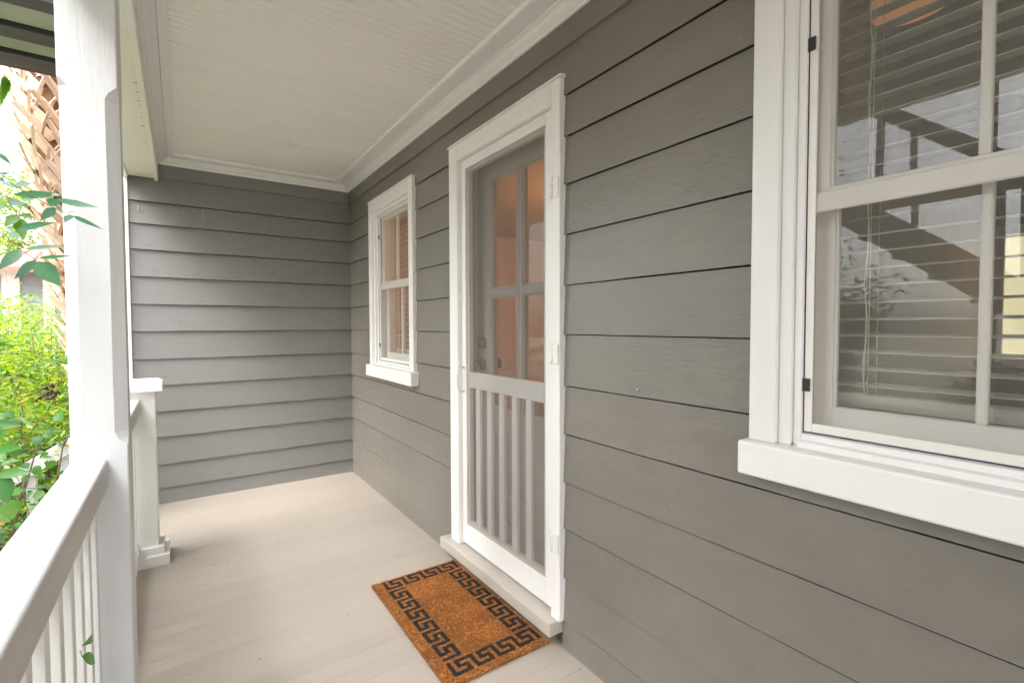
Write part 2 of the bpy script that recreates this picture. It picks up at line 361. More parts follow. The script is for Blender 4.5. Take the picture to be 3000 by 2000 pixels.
# ------------------------------------------------------------------ ceiling
pc = thing('porch_ceiling', (0, 0, 2.57), kind='structure')
CZ = 2.566
BX0, BX1 = -1.30, -.120
proto = None
def ceiling_board(y0):
    p = 0.0435; bm = bmesh.new(); pr = []
    z = CZ
    for c in (0, 1):
        b = y0+c*p
        pr += [(b, z+.004), (b+.0012, z), (b+p-.0095, z), (b+p-.0085, z+.003), (b+p-.0058, z-.0002), (b+p-.0042, z-.0006), (b+p-.0022, z+.0004), (b+p-.0006, z+.0035)]
    a = [bm.verts.new((BX0, u, v)) for u, v in pr]; q = [bm.verts.new((BX1, u, v)) for u, v in pr]
    for i in range(len(pr)-1): bm.faces.new((a[i], a[i+1], q[i+1], q[i]))
    t0 = bm.verts.new((BX0, y0, z+.014)); t1 = bm.verts.new((BX1, y0, z+.014)); t2 = bm.verts.new((BX0, y0+2*p, z+.014)); t3 = bm.verts.new((BX1, y0+2*p, z+.014))
    bm.faces.new((t0, t1, t3, t2))
    return frombm('ceiling_board', bm, MT['ceil'], pc)
proto = ceiling_board(-2.6); n = 1
while -2.6+n*.087 < D-.09:
    o = proto.copy(); COL.objects.link(o); o.parent = pc; o.location = (0, n*.087, random.uniform(-.0004, .0004)); n += 1
def crown(axis, w0, sgn, a, b, name='crown_molding', wob=.0012, mitre=0):
    """cove-and-bead crown: wall plane at w0, projecting along sgn"""
    P = [(0, 2.508), (.010, 2.508), (.013, 2.514), (.013, 2.520), (.020, 2.524), (.031, 2.531), (.040, 2.541), (.046, 2.5445), (.047, 2.5475), (.054, 2.549), (.0560, 2.5535), (.0560, 2.60), (0, 2.60)]
    prism(name, [(w0+sgn*u, v) for u, v in P], axis, a, b, 'trim_y' if axis == 'y' else 'trim_x', pc, wob)
crown('y', -.006, -1, -2.6, D-.006); crown('x', D-.006, -1, -1.372, -.0058)
crown('y', -1.378, 1, -2.6, D-.0058)
box('flat_trim', -.0625, -.134, -2.6, D-.0626, 2.5525, 2.575, 'trim_y', pc, .001)
box('flat_trim', -1.321, -1.284, -2.6, D-.0628, 2.5525, 2.575, 'trim_y', pc, .001)
box('flat_trim', -1.283, -.1345, D-.130, D-.0629, 2.5523, 2.575, 'trim_x', pc, .001)
def bead(axis, w0, sgn, a, b):
    P = [(0, 2.580), (0, 2.5545), (.004, 2.552), (.010, 2.5535), (.015, 2.558), (.019, 2.5665), (.019, 2.580)]
    prism('bead_molding', [(w0+sgn*u, v) for u, v in P], axis, a, b, 'trim_y' if axis == 'y' else 'trim_x', pc, .0006)
bead('y', -.1345, -1, -2.6, D-.1306); bead('x', D-.1305, -1, -1.283, -.135)
bm = bmesh.new(); bbox(bm, -1.575, .1, -2.6, D+.1, 2.62, 2.66); frombm('roof_deck', bm, MT['cream'], pc)

# ------------------------------------------------------------------ beam over the posts
pb = thing('porch_beam', (-1.47, 1.5, 2.38), 'cream box beam running along the posts above the porch rail', 'beam')
box('beam_core', -1.552, -1.403, 2.24, D-.013, 2.399, 2.612, 'cream', pb, .002)
box('inner_fascia', -1.4025, -1.378, 2.20, D-.0075, 2.384, 2.612, 'cream', pb, .0015)
box('beam_core', -1.552, -1.403, -2.6, 2.239, 2.392, 2.612, 'trim_y', pb, .002)
box('inner_fascia', -1.4025, -1.376, -2.6, 2.1995, 2.378, 2.612, 'trim_y', pb, .0015)
box('outer_fascia', -1.58, -1.5525, -2.6, D-.013, 2.386, 2.75, 'trim_y', pb, .0015)

# ------------------------------------------------------------------ near post with stop chamfers
def chamfered_post():
    p = thing('porch_post', (-1.475, 1.945, 0), 'large square white porch post with stop chamfered corners in the left foreground', 'post')
    x0, x1, y0, y1 = -1.545, -1.409, 1.880, 2.018; zb, zt, ch = .965, 2.035, .031
    bm = bmesh.new(); rings = []
    def ch_at(z):
        if z <= zb or z >= zt: return .0035
        d = min(z-zb, zt-z)
        return ch if d > .04 else .0035 + (ch-.0035)*math.sin(min(1, d/.04)*math.pi/2)
    zs = [0, .1, .2, .35, .5, .65, .8, .9, zb, zb+.008, zb+.02, zb+.04] + [zb+.04+(zt-zb-.08)*i/22 for i in range(1, 22)] + [zt-.04, zt-.02, zt-.008, zt, 2.1, 2.2, 2.3, 2.391]
    for z in zs:
        c = ch_at(z); r = []
        for (x, y, sx, sy) in ((x0, y0, 1, 1), (x1, y0, -1, 1), (x1, y1, -1, -1), (x0, y1, 1, -1)):
            ww = .0010*noise.noise(Vector((x*9, y*9, z*3)))+.0006*noise.noise(Vector((x*9, y*9, z*17)))
            a = (x+sx*c+ww, y, z); b = (x, y+sy*c+ww, z)
            mid = (x+sx*c*.5+.0007*sx, y+sy*c*.5+.0007*sy, z)
            order = (b, a) if (sx, sy) in ((1, 1), (-1, -1)) else (a, b)
            r += [bm.verts.new(q) for q in order]
        rings.append(r)
    for q in range(len(rings)-1):
        for k in range(8): bm.faces.new((rings[q][k], rings[q][(k+1) % 8], rings[q+1][(k+1) % 8], rings[q+1][k]))
    bm.faces.new(rings[0]); bm.faces.new(rings[-1])
    frombm('shaft', bm, MT['post'], p)
    return p
chamfered_post()

# ------------------------------------------------------------------ railings
def railing(label, ya, yb, ys, loc):
    r = thing('porch_railing', loc, label, 'railing', 'white railings along the porch edge')
    X0, X1 = -1.546, -1.458
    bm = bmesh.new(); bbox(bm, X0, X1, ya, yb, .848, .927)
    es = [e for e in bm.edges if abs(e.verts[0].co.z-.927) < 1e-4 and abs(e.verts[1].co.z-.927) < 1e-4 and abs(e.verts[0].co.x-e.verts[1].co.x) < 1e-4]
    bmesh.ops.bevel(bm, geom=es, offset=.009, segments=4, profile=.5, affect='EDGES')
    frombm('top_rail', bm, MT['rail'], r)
    P = [(-1.528, .075), (-1.476, .075), (-1.476, .118), (-1.488, .132), (-1.516, .132), (-1.528, .118)]
    prism('bottom_rail', P, 'y', ya, yb, 'trim_y', r)
    first = None
    for y in ys:
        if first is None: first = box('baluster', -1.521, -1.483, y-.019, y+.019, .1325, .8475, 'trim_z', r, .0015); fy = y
        else:
            o = first.copy(); COL.objects.link(o); o.parent = r; o.location = (0, y-fy, 0)
    return r
railing('white square baluster railing leading from the camera to the large post', -3.2, 1.8795, [1.83-.1265*i for i in range(39)], (-1.5, 0, 0))
railing('short white railing between the large post and the capped newel', 2.0205, 3.3295, [2.10+.1265*i for i in range(10)], (-1.5, 2.7, 0))

nw = thing('newel_post', (-1.46, 3.40, 0), 'short white capped newel post with stepped base beside the porch steps', 'post')
box('shaft', -1.532, -1.392, 3.330, 3.470, .0, .966, 'trim_z', nw, .004)
bm = bmesh.new(); bbox(bm, -1.570, -1.357, 3.295, 3.505, .966, 1.012, .003); frombm('cap', bm, MT['trim_x'], nw)
bm = bmesh.new()
lo = [bm.verts.new((x, y, 1.0122)) for x, y in ((-1.568, 3.297), (-1.359, 3.297), (-1.359, 3.503), (-1.568, 3.503))]
hi = [bm.verts.new((x, y, 1.026)) for x, y in ((-1.545, 3.32), (-1.382, 3.32), (-1.382, 3.48), (-1.545, 3.48))]
for k in range(4): bm.faces.new((lo[k], lo[(k+1) % 4], hi[(k+1) % 4], hi[k]))
bm.faces.new(hi); bm.faces.new(lo); frombm('cap_top', bm, MT['trim_x'], nw)
box('base_step', -1.556, -1.367, 3.306, 3.495, .0582, .100, 'trim_x', nw, .002)
box('base_plinth', -1.580, -1.343, 3.282, 3.518, .0, .058, 'trim_x', nw, .002)
# steps and their sloping handrail beyond the newel
st = thing('porch_steps', (-1.9, 3.95, -.62), 'painted wooden steps leading down from the gap beside the newel', 'steps')
for i in range(3):
    box('tread', PX0-.28*(i+1)-.02, PX0-.28*i-.001, 3.50, 4.42, -.17*(i+1)-.03+.01, -.17*(i+1)+.01, 'floor', st)
    box('riser', PX0-.28*i-.03, PX0-.28*i-.012, 3.50, 4.42, -.17*(i+1)+.0105, -.17*i-.025, 'trim_x', st, .001)
hr = thing('stair_handrail', (-2.1, 3.40, -.62), 'white sloping handrail running down beside the porch steps', 'handrail')
def sl(x): return .880-.62*(-1.533-x)
bm = bmesh.new()
x0, x1 = -1.533, -2.75
vs = [bm.verts.new((x, y, sl(x)+dz)) for x in (x0, x1) for y in (3.355, 3.445) for dz in (-.075, 0)]
for f in ((0, 1, 3, 2), (4, 6, 7, 5), (0, 4, 5, 1), (2, 3, 7, 6), (0, 2, 6, 4), (1, 5, 7, 3)): bm.faces.new([vs[i] for i in f])
frombm('rail', bm, MT['trim_x'], hr)
bm = bmesh.new()
vs = [bm.verts.new((x, y, sl(x)-.78+dz)) for x in (x0, x1) for y in (3.38, 3.42) for dz in (-.075, 0)]
for f in ((0, 1, 3, 2), (4, 6, 7, 5), (0, 4, 5, 1), (2, 3, 7, 6), (0, 2, 6, 4), (1, 5, 7, 3)): bm.faces.new([vs[i] for i in f])
frombm('lower_rail', bm, MT['trim_x'], hr)
for i in range(9):
    x = -1.66-.125*i
    box('baluster', x-.019, x+.019, 3.381, 3.419, sl(x)-.79, sl(x)-.06, 'trim_z', hr, .001)

# ------------------------------------------------------------------ windows
def make_window(y0, y1, label, seen_right):
    yc = (y0+y1)/2; top = 2.285
    t = thing('window', (0, yc, 1.0), label, 'window')
    CW = .068
    box('sill', -.052, .16, y0-.022, y1+.014, .930, 1.0195, 'trim_y', t, .007, 3)
    for (a, b) in ((y0, y0+CW), (y1-CW, y1)): box('casing', -.022, .03, a, b, 1.020, top, 'trim_z', t, .003)
    box('head_casing', -.0225, .03, y0+CW+.0003, y1-CW-.0003, top-.088, top, 'trim_y', t, .003)
    box('drip_cap', -.027, .02, y0-.003, y1+.003, top+.0003, top+.012, 'trim_y', t, .003)
    # inner stops, white
    i0, i1 = y0+CW, y1-CW; zt = top-.088
    for (a, b) in ((i0, i0+.030), (i1-.030, i1)): box('jamb_stop', -.004, .16, a, b, 1.0198, zt, 'trim_z', t, .002)
    for (a, b) in ((i0+.0302, i0+.048), (i1-.048, i1-.0302)): box('jamb_liner', .010, .15, a, b, 1.0199, zt-.001, 'trim_z', t, .002)
    box('head_stop', -.004, .16, i0+.0305, i1-.0305, zt-.022, zt-.0003, 'trim_y', t, .002)
    prism('sub_sill', [(-.006, 1.0197), (-.004, 1.034), (.012, 1.037), (.014, 1.050), (.030, 1.0535), (.12, 1.06), (.12, 1.0197)], 'y', i0+.0485, i1-.0485, 'trim_y', t)
    s0, s1 = i0+.0488, i1-.0488
    for (a, b) in ((s0-.0004, s0+.0014), (s1-.0014, s1+.0004)): box('gasket', .0225, .028, a, b, 1.055, zt-.023, 'gasket', t, 0)
    box('gasket', .0225, .028, s0+.0015, s1-.0015, 1.0545, 1.0563, 'gasket', t, 0)
    def sash(name, x, za, zb, rb, rt):
        o = thing(name, (x, yc, za)); o.parent = t; o.location = Vector((x, yc, za)) - wloc(t)
        sw = .043
        bm = bmesh.new()
        bbox(bm, x, x+.030, s0, s0+sw, za, zb, .002); bbox(bm, x, x+.030, s1-sw, s1, za, zb, .002)
        bbox(bm, x+.0003, x+.0297, s0+sw+.0002, s1-sw-.0002, za, za+rb, .002); bbox(bm, x+.0003, x+.0297, s0+sw+.0002, s1-sw-.0002, zb-rt, zb, .002)
        # small inner profile
        bbox(bm, x+.008, x+.022, s0+sw+.0003, s0+sw+.006, za+rb, zb-rt); bbox(bm, x+.008, x+.022, s1-sw-.006, s1-sw-.0003, za+rb, zb-rt)
        fr = frombm('frame', bm, MT['sash'], t); 
        bm = bmesh.new(); bbox(bm, x+.004, x+.026, yc-.0058, yc+.0125, za+rb+.0002, zb-rt-.0002, .003); frombm('muntin', bm, MT['sash'], t)
        for a, b in ((s0+sw, yc-.0128), (yc+.0128, s1-sw)):
            box('pane', x+.0145, x+.0175, a+.0005, b-.0005, za+rb+.0005, zb-rt-.0005, 'glass', t, 0)
        bpy.data.objects.remove(o)
    sash('upper_sash', .040, 1.628, zt-.0235, .030, .046)
    sash('lower_sash', .074, 1.066, 1.660, .052, .034)
    box('meeting_bar', .030, .0397, s0+.0015, s1-.0015, 1.600, 1.648, 'sash', t, .003)
    # outer insect screen in a slim frame
    bm = bmesh.new()
    a, b, zz0, zz1 = s0+.0017, s1-.0017, 1.0566, zt-.0238
    bbox(bm, .0230, .0295, a, a+.018, zz0, zz1, .001); bbox(bm, .0230, .0295, b-.018, b, zz0, zz1, .001)
    bbox(bm, .0232, .0293, a+.0182, b-.0182, zz0, zz0+.022, .001); bbox(bm, .0232, .0293, a+.0182, b-.0182, zz1-.016, zz1, .001)
    frombm('screen_frame', bm, MT['sash'], t)
    box('screen', .0265, .0269, a+.0185, b-.0185, zz0+.0222, zz1-.0162, 'wscreen', t, 0)
    for z in (1.174, 2.010):
        box('clip', .0175, .0226, s1-.0155, s1+.003, z-.016, z+.016, 'clip', t, .001)
    return t, s0, s1, zt
def make_blind(y0, y1, zt, label, tilt):
    b = thing('window_blind', (.165, (y0+y1)/2, 1.10), label, 'blind')
    box('head_rail', .150, .195, y0, y1, zt-.045, zt-.002, 'slat', b, .002)
    z = 1.173; first = None
    def slatmesh():
        bm = bmesh.new(); n = 6; rows = []
        for i in range(n+1):
            u = -.025+.05*i/n; xx = .172+u*math.cos(tilt); zz = 1.173+u*math.sin(tilt)+.0025*(1-(u/.025)**2)
            rows.append([bm.verts.new((xx, yy, zz+dz)) for yy in (y0+.004, y1-.004) for dz in (0, -.0026)])
        for i in range(n):
            p, q = rows[i], rows[i+1]
            bm.faces.new((p[0], p[2], q[2], q[0])); bm.faces.new((p[1], q[1], q[3], p[3]))
            bm.faces.new((p[0], q[0], q[1], p[1])); bm.faces.new((p[2], p[3], q[3], q[2]))
        bm.faces.new((rows[0][0], rows[0][1], rows[0][3], rows[0][2])); bm.faces.new((rows[-1][0], rows[-1][2], rows[-1][3], rows[-1][1]))
        return frombm('slat', bm, MT['slat'], b)
    first = slatmesh(); n = 1
    while z+n*.042 < zt-.06:
        o = first.copy(); COL.objects.link(o); o.parent = b; o.location = (0, 0, n*.042+random.uniform(-.0006, .0006)); n += 1
    box('bottom_rail', .150, .194, y0+.004, y1-.004, 1.112, 1.148, 'slat', b, .003)
    for yy in (y1-.085, y0+.085):
        for xx in (.1455, .1985): tube('ladder_cord', [(xx, yy, 1.148), (xx, yy, zt-.04)], .0011, 'cord', b, 5)
        tube('lift_cord', [(.146, yy+.008, 1.148), (.1455, yy+.006, 1.6), (.146, yy+.008, zt-.04)], .0009, 'cord', b, 5)
    pts = [(.1435, y1-.078+.004*math.sin(k*1.3), zt-.05-(zt-.05-1.15)*k/22) for k in range(23)]
    tube('pull_cord', pts, .0015, 'cord', b, 5)
    return b
big, s0, s1, zt = make_window(*WIN_BIG, 'large double hung window with white casing nearest the camera on the right', True)
make_blind(s0+.01, s1-.01, zt, 'white slatted blind behind the large right hand window', R(6))
small, s0, s1, zt = make_window(*WIN_SMALL, 'narrow looking double hung window with orange glow between end wall and door', True)
make_blind(s0+.01, s1-.01, zt, 'white slatted blind in the far orange lit window', R(12))

# ------------------------------------------------------------------ door surround, screen door, entry door
df = thing('door_frame', (0, 1.957, .1), 'white casing round the screen door with a taupe threshold below', 'door frame')
a, b = DOOR
box('threshold', -.062, .16, a+.017, b+.065, .0555, .1150, 'sill', df, .006, 2)
box('casing', -.022, .03, a, a+.056, .1153, 2.298, 'trim_z', df, .003)
box('casing', -.022, .03, b-.092, b, .1153, 2.298, 'trim_z', df, .003)
box('head_casing', -.0225, .03, a+.0563, b-.0923, 2.212, 2.298, 'trim_y', df, .003)
prism('drip_cap', [(-.028, 2.2985), (-.027, 2.306), (-.01, 2.311), (.01, 2.312), (.01, 2.2985)], 'y', a-.008, b+.006, 'trim_y', df, .002)
box('jamb', .0303, .165, a+.03, a+.0555, .1153, 2.24, 'door', df, .001)
box('jamb', .0303, .165, b-.0955, b-.07, .1153, 2.24, 'door', df, .001)
box('head_jamb', .0303, .165, a+.0558, b-.0958, 2.214, 2.24, 'door', df, .001)
box('door_stop', .085, .105, b-.108, b-.0957, .1153, 2.2138, 'door', df, .001)
box('door_stop', .085, .105, a+.0557, a+.068, .1153, 2.2138, 'door', df, .001)

sdn = thing('screen_door', (.02, 1.94, .13), 'white framed screen door with five lower bars over the darker entry door', 'door')
ya, yb, za, zb = 1.534, 2.3455, .128, 2.2095
oa, ob, oza, ozb = 1.612, 2.303, .236, 2.160          # clear opening
X = .004
box('stile', X, X+.022, ya, oa, za, zb, 'trim_z', sdn, .0015)
box('stile', X, X+.022, ob, yb, za, zb, 'trim_z', sdn, .0015)
box('top_rail', X+.0003, X+.0217, oa+.0003, ob-.0003, ozb, zb, 'trim_y', sdn, .0015)
box('bottom_rail', X+.0003, X+.0217, oa+.0003, ob-.0003, za, oza, 'trim_y', sdn, .0015)
# darker inner lip behind the mesh
for nm, args in (('inner_lip', (oa+.0005, oa+.022, oza+.02, ozb-.02)), ('inner_lip', (ob-.022, ob-.0005, oza+.02, ozb-.02)), ('inner_lip', (oa+.0005, ob-.0005, oza+.0005, oza+.0198)), ('inner_lip', (oa+.0005, ob-.0005, ozb-.0198, ozb-.0005))):
    box(nm, X+.010, X+.034, args[0], args[1], args[2], args[3], 'sash', sdn, .001)
box('middle_rail', X+.0095, X+.034, oa+.0223, ob-.0223, .990, 1.075, 'trim_y', sdn, .002)
n = 5; lo_, hi_ = 1.7485, 2.1960
fb = None
for i in range(n):
    yy = lo_+(hi_-lo_)*i/(n-1)
    if fb is None: fb = box('bar', X+.0100, X+.032, yy-.0225, yy+.0225, oza+.0203, .9897, 'trim_z', sdn, .006, 3); fy = yy
    else: o = fb.copy(); COL.objects.link(o); o.parent = sdn; o.location = (0, yy-fy, 0)
box('screen_mesh', X+.0070, X+.0074, oa+.0005, ob-.0005, oza+.0005, ozb-.0005, 'screen', sdn, 0)
for z in (1.872, 1.208, .432):
    h = box('hinge', -.028, -.0222, 1.4905, 1.526, z-.042, z+.042, 'chrome', sdn, .002)
    h2 = box('hinge_leaf', -.012, X-.0003, 1.5345, 1.566, z-.044, z+.044, 'chrome', sdn, .002)
    lathe('hinge_barrel', (0, 0, 1), (-.026, 1.5285, z-.036), [(0, .0072), (.022, .0072), (.0225, .0062), (.0235, .0072), (.05, .0072), (.0505, .0062), (.0515, .0072), (.0785, .0072)], 'chrome', sdn, 14)
tube('pull_handle', [(X-.0005, 2.322, 1.095), (X-.016, 2.323, 1.094), (X-.034, 2.324, 1.085), (X-.040, 2.324, 1.06), (X-.041, 2.324, 1.03), (X-.040, 2.324, 1.0), (X-.034, 2.324, .975), (X-.016, 2.323, .966), (X-.0005, 2.322, .965)], [.007, .005, .0042, .004, .004, .004, .0042, .005, .007], 'chrome', sdn, 10)

ed = thing('entry_door', (.13, 1.93, .13), 'grey wooden entry door with four glass panes seen behind the screen', 'door')
ya, yb, za, zb = 1.545, 2.345, .130, 2.2125; gx0, gx1, gz0, gz1 = 1.665, 2.212, .880, 2.100; X = .1055; T = .042
box('stile', X, X+T, gx1, yb, za, zb, 'door', ed, .001); box('stile', X, X+T, ya, gx0, za, zb, 'door', ed, .001)
box('top_rail', X+.0002, X+T-.0002, gx0+.0002, gx1-.0002, gz1, zb, 'door', ed, .001)
box('lock_rail', X+.0002, X+T-.0002, gx0+.0002, gx1-.0002, .730, gz0, 'door', ed, .001)
box('bottom_rail', X+.0002, X+T-.0002, gx0+.0002, gx1-.0002, za, .300, 'door', ed, .001)
for zz0, zz1 in ((.3003, .42), (.4603, .7297)):
    box('panel', X+.012, X+T-.012, gx0+.0003, gx1-.0003, zz0, zz1, 'door', ed, .002)
box('cross_rail', X+.0003, X+T-.0003, gx0+.0003, gx1-.0003, .4203, .46, 'door', ed, .001)
def moulded(y0, y1, z0, z1):
    bm = bmesh.new()
    for k, (o, d) in enumerate(((0.0, 0.006), (.009, .012))):
        i0 = o; i1 = o+.008
        for q in ((y0+i0, y0+i1, z0+i0, z1-i0), (y1-i1, y1-i0, z0+i0, z1-i0)): bbox(bm, X-.006+d*.6+k*.001, X+.013+k*.0007, q[0], q[1], q[2], q[3], .0015)
        for q in ((y0+i1+.0001, y1-i1-.0001, z0+i0, z0+i1), (y0+i1+.0001, y1-i1-.0001, z1-i1, z1-i0)): bbox(bm, X-.006+d*.6+k*.001+.0002, X+.0128+k*.0007, q[0], q[1], q[2], q[3], .0015)
    return frombm('glazing_bead', bm, MT['door'], ed)
ym, zm = (gx0+gx1)/2, 1.497
box('muntin', X+.001, X+T-.001, ym-.012, ym+.012, gz0+.0002, gz1-.0002, 'door', ed, .001)
for q in ((gx0+.0003, ym-.0123), (ym+.0123, gx1-.0003)):
    box('muntin', X+.0013, X+T-.0013, q[0], q[1], zm-.012, zm+.012, 'door', ed, .001)
    for r in ((gz0+.0003, zm-.0123), (zm+.0123, gz1-.0003)):
        moulded(q[0], q[1], r[0], r[1])
        box('pane', X+.019, X+.023, q[0]+.0002, q[1]-.0002, r[0]+.0002, r[1]-.0002, 'glass', ed, 0)
kb = lathe('knob', (-1, 0, 0), (X-.0003, 2.288, 1.112), [(0, .033), (.006, .033), (.012, .026), (.016, .012), (.036, .011), (.041, .020), (.048, .028), (.058, .030), (.066, .026), (.071, .014), (.072, .0)], 'bronze', ed)
db = lathe('deadbolt', (-1, 0, 0), (X-.0003, 2.288, 1.228), [(0, .034), (.014, .033), (.024, .026), (.026, .0)], 'bronze', ed)
lathe('inner_knob', (1, 0, 0), (X+T+.0003, 2.288, 1.112), [(0, .033), (.012, .026), (.016, .012), (.036, .011), (.048, .028), (.058, .030), (.066, .026), (.072, .0)], 'bronze', ed)
box('lock_housing', X+T+.0003, X+T+.032, 2.255, 2.322, 1.19, 1.33, 'bronze', ed, .012, 3)

# ------------------------------------------------------------------ coir doormat with a key border
dm = thing('doormat', (-.27, 1.985, 0), 'orange brown coir doormat with black Greek key border before the screen door', 'doormat')
mx0, mx1, my0, my1 = -.500, -.030, 1.545, 2.392; mh = .016
U = .0163; NU, NV = 25, 49
bu0 = mx1-.012-NU*U; bv0 = my0+.034
cells = set()
def seg(pts, f):
    for (a, b), (c, d) in zip(pts, pts[1:]):
        n = max(abs(c-a), abs(d-b), 1)
        for k in range(n+1): cells.add(f(a+(c-a)*k//n, b+(d-b)*k//n))
def chain(ncell, f, extra_first=True):
    for c in range(ncell):
        o = 6*c
        seg([(o, 4), (o, 0), (o+4, 0), (o+4, 2), (o+2, 2), (o+2, 4), (o+6, 4)], f)
    seg([(6*ncell, 4), (6*ncell, 0)], f)
chain(4, lambda s, t: (s, t)); chain(4, lambda s, t: (s, NV-5+t))
chain(6, lambda s, t: (t, NV-7-s)); chain(6, lambda s, t: (NU-5+t, NV-7-s))
def printed(x, y):
    xx = x + .0022*noise.noise(Vector((x*60, y*60, 0))); yy = y + .0022*noise.noise(Vector((x*60, y*60, 7)))
    i, j = math.floor((xx-bu0)/U), math.floor((yy-bv0)/U)
    if (i, j) not in cells: return False
    return True
box('backing', mx0, mx1, my0, my1, .0005, mh-.003, 'matbase', dm, .004, 2)
bm = bmesh.new()
q = U/3
for (ci, cj) in sorted(cells):
    for a_ in range(3):
        for b_ in range(3):
            px_, py_ = bu0+ci*U+a_*q, bv0+cj*U+b_*q
            bm.faces.new([bm.verts.new((px_+dx_*q, py_+dy_*q, mh-.0021)) for dx_, dy_ in ((0, 0), (1, 0), (1, 1), (0, 1))])
MT['print'] = plain('black_print', (.012, .011, .011), .9)
frombm('key_print', bm, MT['print'], dm)['kind'] = 'stuff'
vs, fs, mi, rn = [], [], [], []
NF = 90000
for k in range(NF):
    x = random.uniform(mx0, mx1); y = random.uniform(my0, my1)
    ragged = .003*noise.noise(Vector((x*40, y*40, 2)))
    e = min(x-mx0, mx1-x, y-my0, my1-y)
    blk = printed(x, y) and random.random() > .006
    h = random.uniform(.002, .0065)*(1 if e > .006 else .5)
    if not blk and random.random() < .05: h *= 1.3
    an = random.uniform(0, 6.283); ln = random.uniform(.002, .006) if e > .004 else random.uniform(.004, .012)
    wd = random.uniform(.00035, .0007); dx, dy = math.cos(an), math.sin(an)
    if printed(x+dx*ln, y+dy*ln) != printed(x, y): ln *= .35
    z = mh-.0035+random.uniform(-.002, .001)*(1 if e > .01 else 1)
    if e < .004: z = random.uniform(.004, mh-.002)
    b = len(vs)
    vs += [(x-dy*wd, y+dx*wd, z), (x+dy*wd, y-dx*wd, z), (x+dx*ln+dy*wd*.5, y+dy*ln-dx*wd*.5, z+h)]
    if random.random() < (.12 if blk else .28) and not any(printed(x+dx*.012*q, y+dy*.012*q) != blk for q in (.5, 1)):                            # a curled loose fibre
        vs.append((x+dx*ln*2.0+dy*.003, y+dy*ln*2.0-dx*.003, z+h*.7)); fs.append((b, b+1, b+2)); fs.append((b+1, b+3, b+2)); mi += [1 if blk else 0]*2; r_ = random.random(); rn += [r_, r_]
    else: fs.append((b, b+1, b+2)); mi.append(1 if blk else 0); rn.append(random.random())
me = bpy.data.meshes.new('pile'); o3 = Vector(dm.location)
me.from_pydata([(v[0]-o3.x, v[1]-o3.y, v[2]) for v in vs], [], fs)
def fibremat(name, ramp, emboss=False):
    m = bpy.data.materials.new(name); m.use_nodes = True; t = m.node_tree; b = t.nodes['Principled BSDF']; b.inputs['Roughness'].default_value = .75
    a = N(t, 'Attribute', attribute_name='rnd'); cr = N(t, 'ValToRGB'); cr.color_ramp.elements.remove(cr.color_ramp.elements[1])
    for i, (p, c) in enumerate(ramp):
        e = cr.color_ramp.elements[0] if i == 0 else cr.color_ramp.elements.new(p)
        e.position = p; e.color = (*c, 1)
    t.links.new(a.outputs['Fac'], cr.inputs[0])
    g = N(t, 'NewGeometry'); n = N(t, 'TexNoise', Scale=7.0, Detail=3.0); t.links.new(g.outputs['Position'], n.inputs['Vector'])
    r = N(t, 'MapRange', **{'From Min': .3, 'From Max': .7, 'To Min': .72, 'To Max': 1.2}); t.links.new(n.outputs['Fac'], r.inputs['Value'])
    mu = N(t, 'MixRGB', blend_type='MULTIPLY', Fac=1.0); t.links.new(cr.outputs[0], mu.inputs['Color1']); t.links.new(r.outputs[0], mu.inputs['Color2'])
    t.links.new(mu.outputs[0], b.inputs['Base Color']); return m
me.materials.append(fibremat('orange_coir_fibre', [(0, (.26, .08, .012)), (.55, (.52, .19, .035)), (.93, (.58, .24, .055)), (1, (.55, .30, .12))]))
me.materials.append(fibremat('black_coir_fibre', [(0, (.012, .011, .011)), (.8, (.03, .028, .027)), (1, (.07, .055, .04))]))
me.polygons.foreach_set('material_index', mi)
at = me.attributes.new('rnd', 'FLOAT', 'FACE'); at.data.foreach_set('value', rn)
po = bpy.data.objects.new('coir_pile', me); COL.objects.link(po); po.parent = dm; po['kind'] = 'stuff'

# ------------------------------------------------------------------ rooms behind the wall
ri = thing('interior_room', (1.8, 2.6, 0), kind='structure')
IN = .170
def ibox(n, *a, m='tan'): return box(n, *a, m, ri, 0)
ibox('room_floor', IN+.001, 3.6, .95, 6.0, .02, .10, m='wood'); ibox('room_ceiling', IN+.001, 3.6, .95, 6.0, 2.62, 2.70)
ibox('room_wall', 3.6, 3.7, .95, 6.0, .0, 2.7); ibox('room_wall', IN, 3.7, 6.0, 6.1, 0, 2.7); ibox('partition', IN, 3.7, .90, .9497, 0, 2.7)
def wallwith(n, y0, y1, holes, m):
    bm = bmesh.new(); x0, x1 = IN-.020, IN
    s = y0
    for (a, b, za, zb) in holes:
        bbox(bm, x0, x1, s, a, 0, 2.7); bbox(bm, x0, x1, a+.0001, b-.0001, 0, za); bbox(bm, x0, x1, a+.0001, b-.0001, zb, 2.7); s = b
    bbox(bm, x0, x1, s, y1, 0, 2.7); frombm(n, bm, MT[m], ri)
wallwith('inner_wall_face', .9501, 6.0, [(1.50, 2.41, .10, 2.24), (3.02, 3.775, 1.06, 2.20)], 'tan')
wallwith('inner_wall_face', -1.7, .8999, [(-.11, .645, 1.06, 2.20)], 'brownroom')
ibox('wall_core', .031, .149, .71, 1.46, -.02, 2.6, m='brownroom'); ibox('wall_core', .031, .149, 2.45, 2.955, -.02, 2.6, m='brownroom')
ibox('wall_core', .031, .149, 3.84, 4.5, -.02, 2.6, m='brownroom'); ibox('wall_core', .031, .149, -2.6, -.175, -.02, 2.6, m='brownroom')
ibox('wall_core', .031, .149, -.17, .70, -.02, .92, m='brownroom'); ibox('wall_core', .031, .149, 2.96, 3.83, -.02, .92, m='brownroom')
ibox('wall_core', .031, .149, -.17, 3.83, 2.33, 2.6, m='brownroom'); ibox('wall_core', .031, .149, 1.47, 2.44, -.04, .05, m='brownroom')
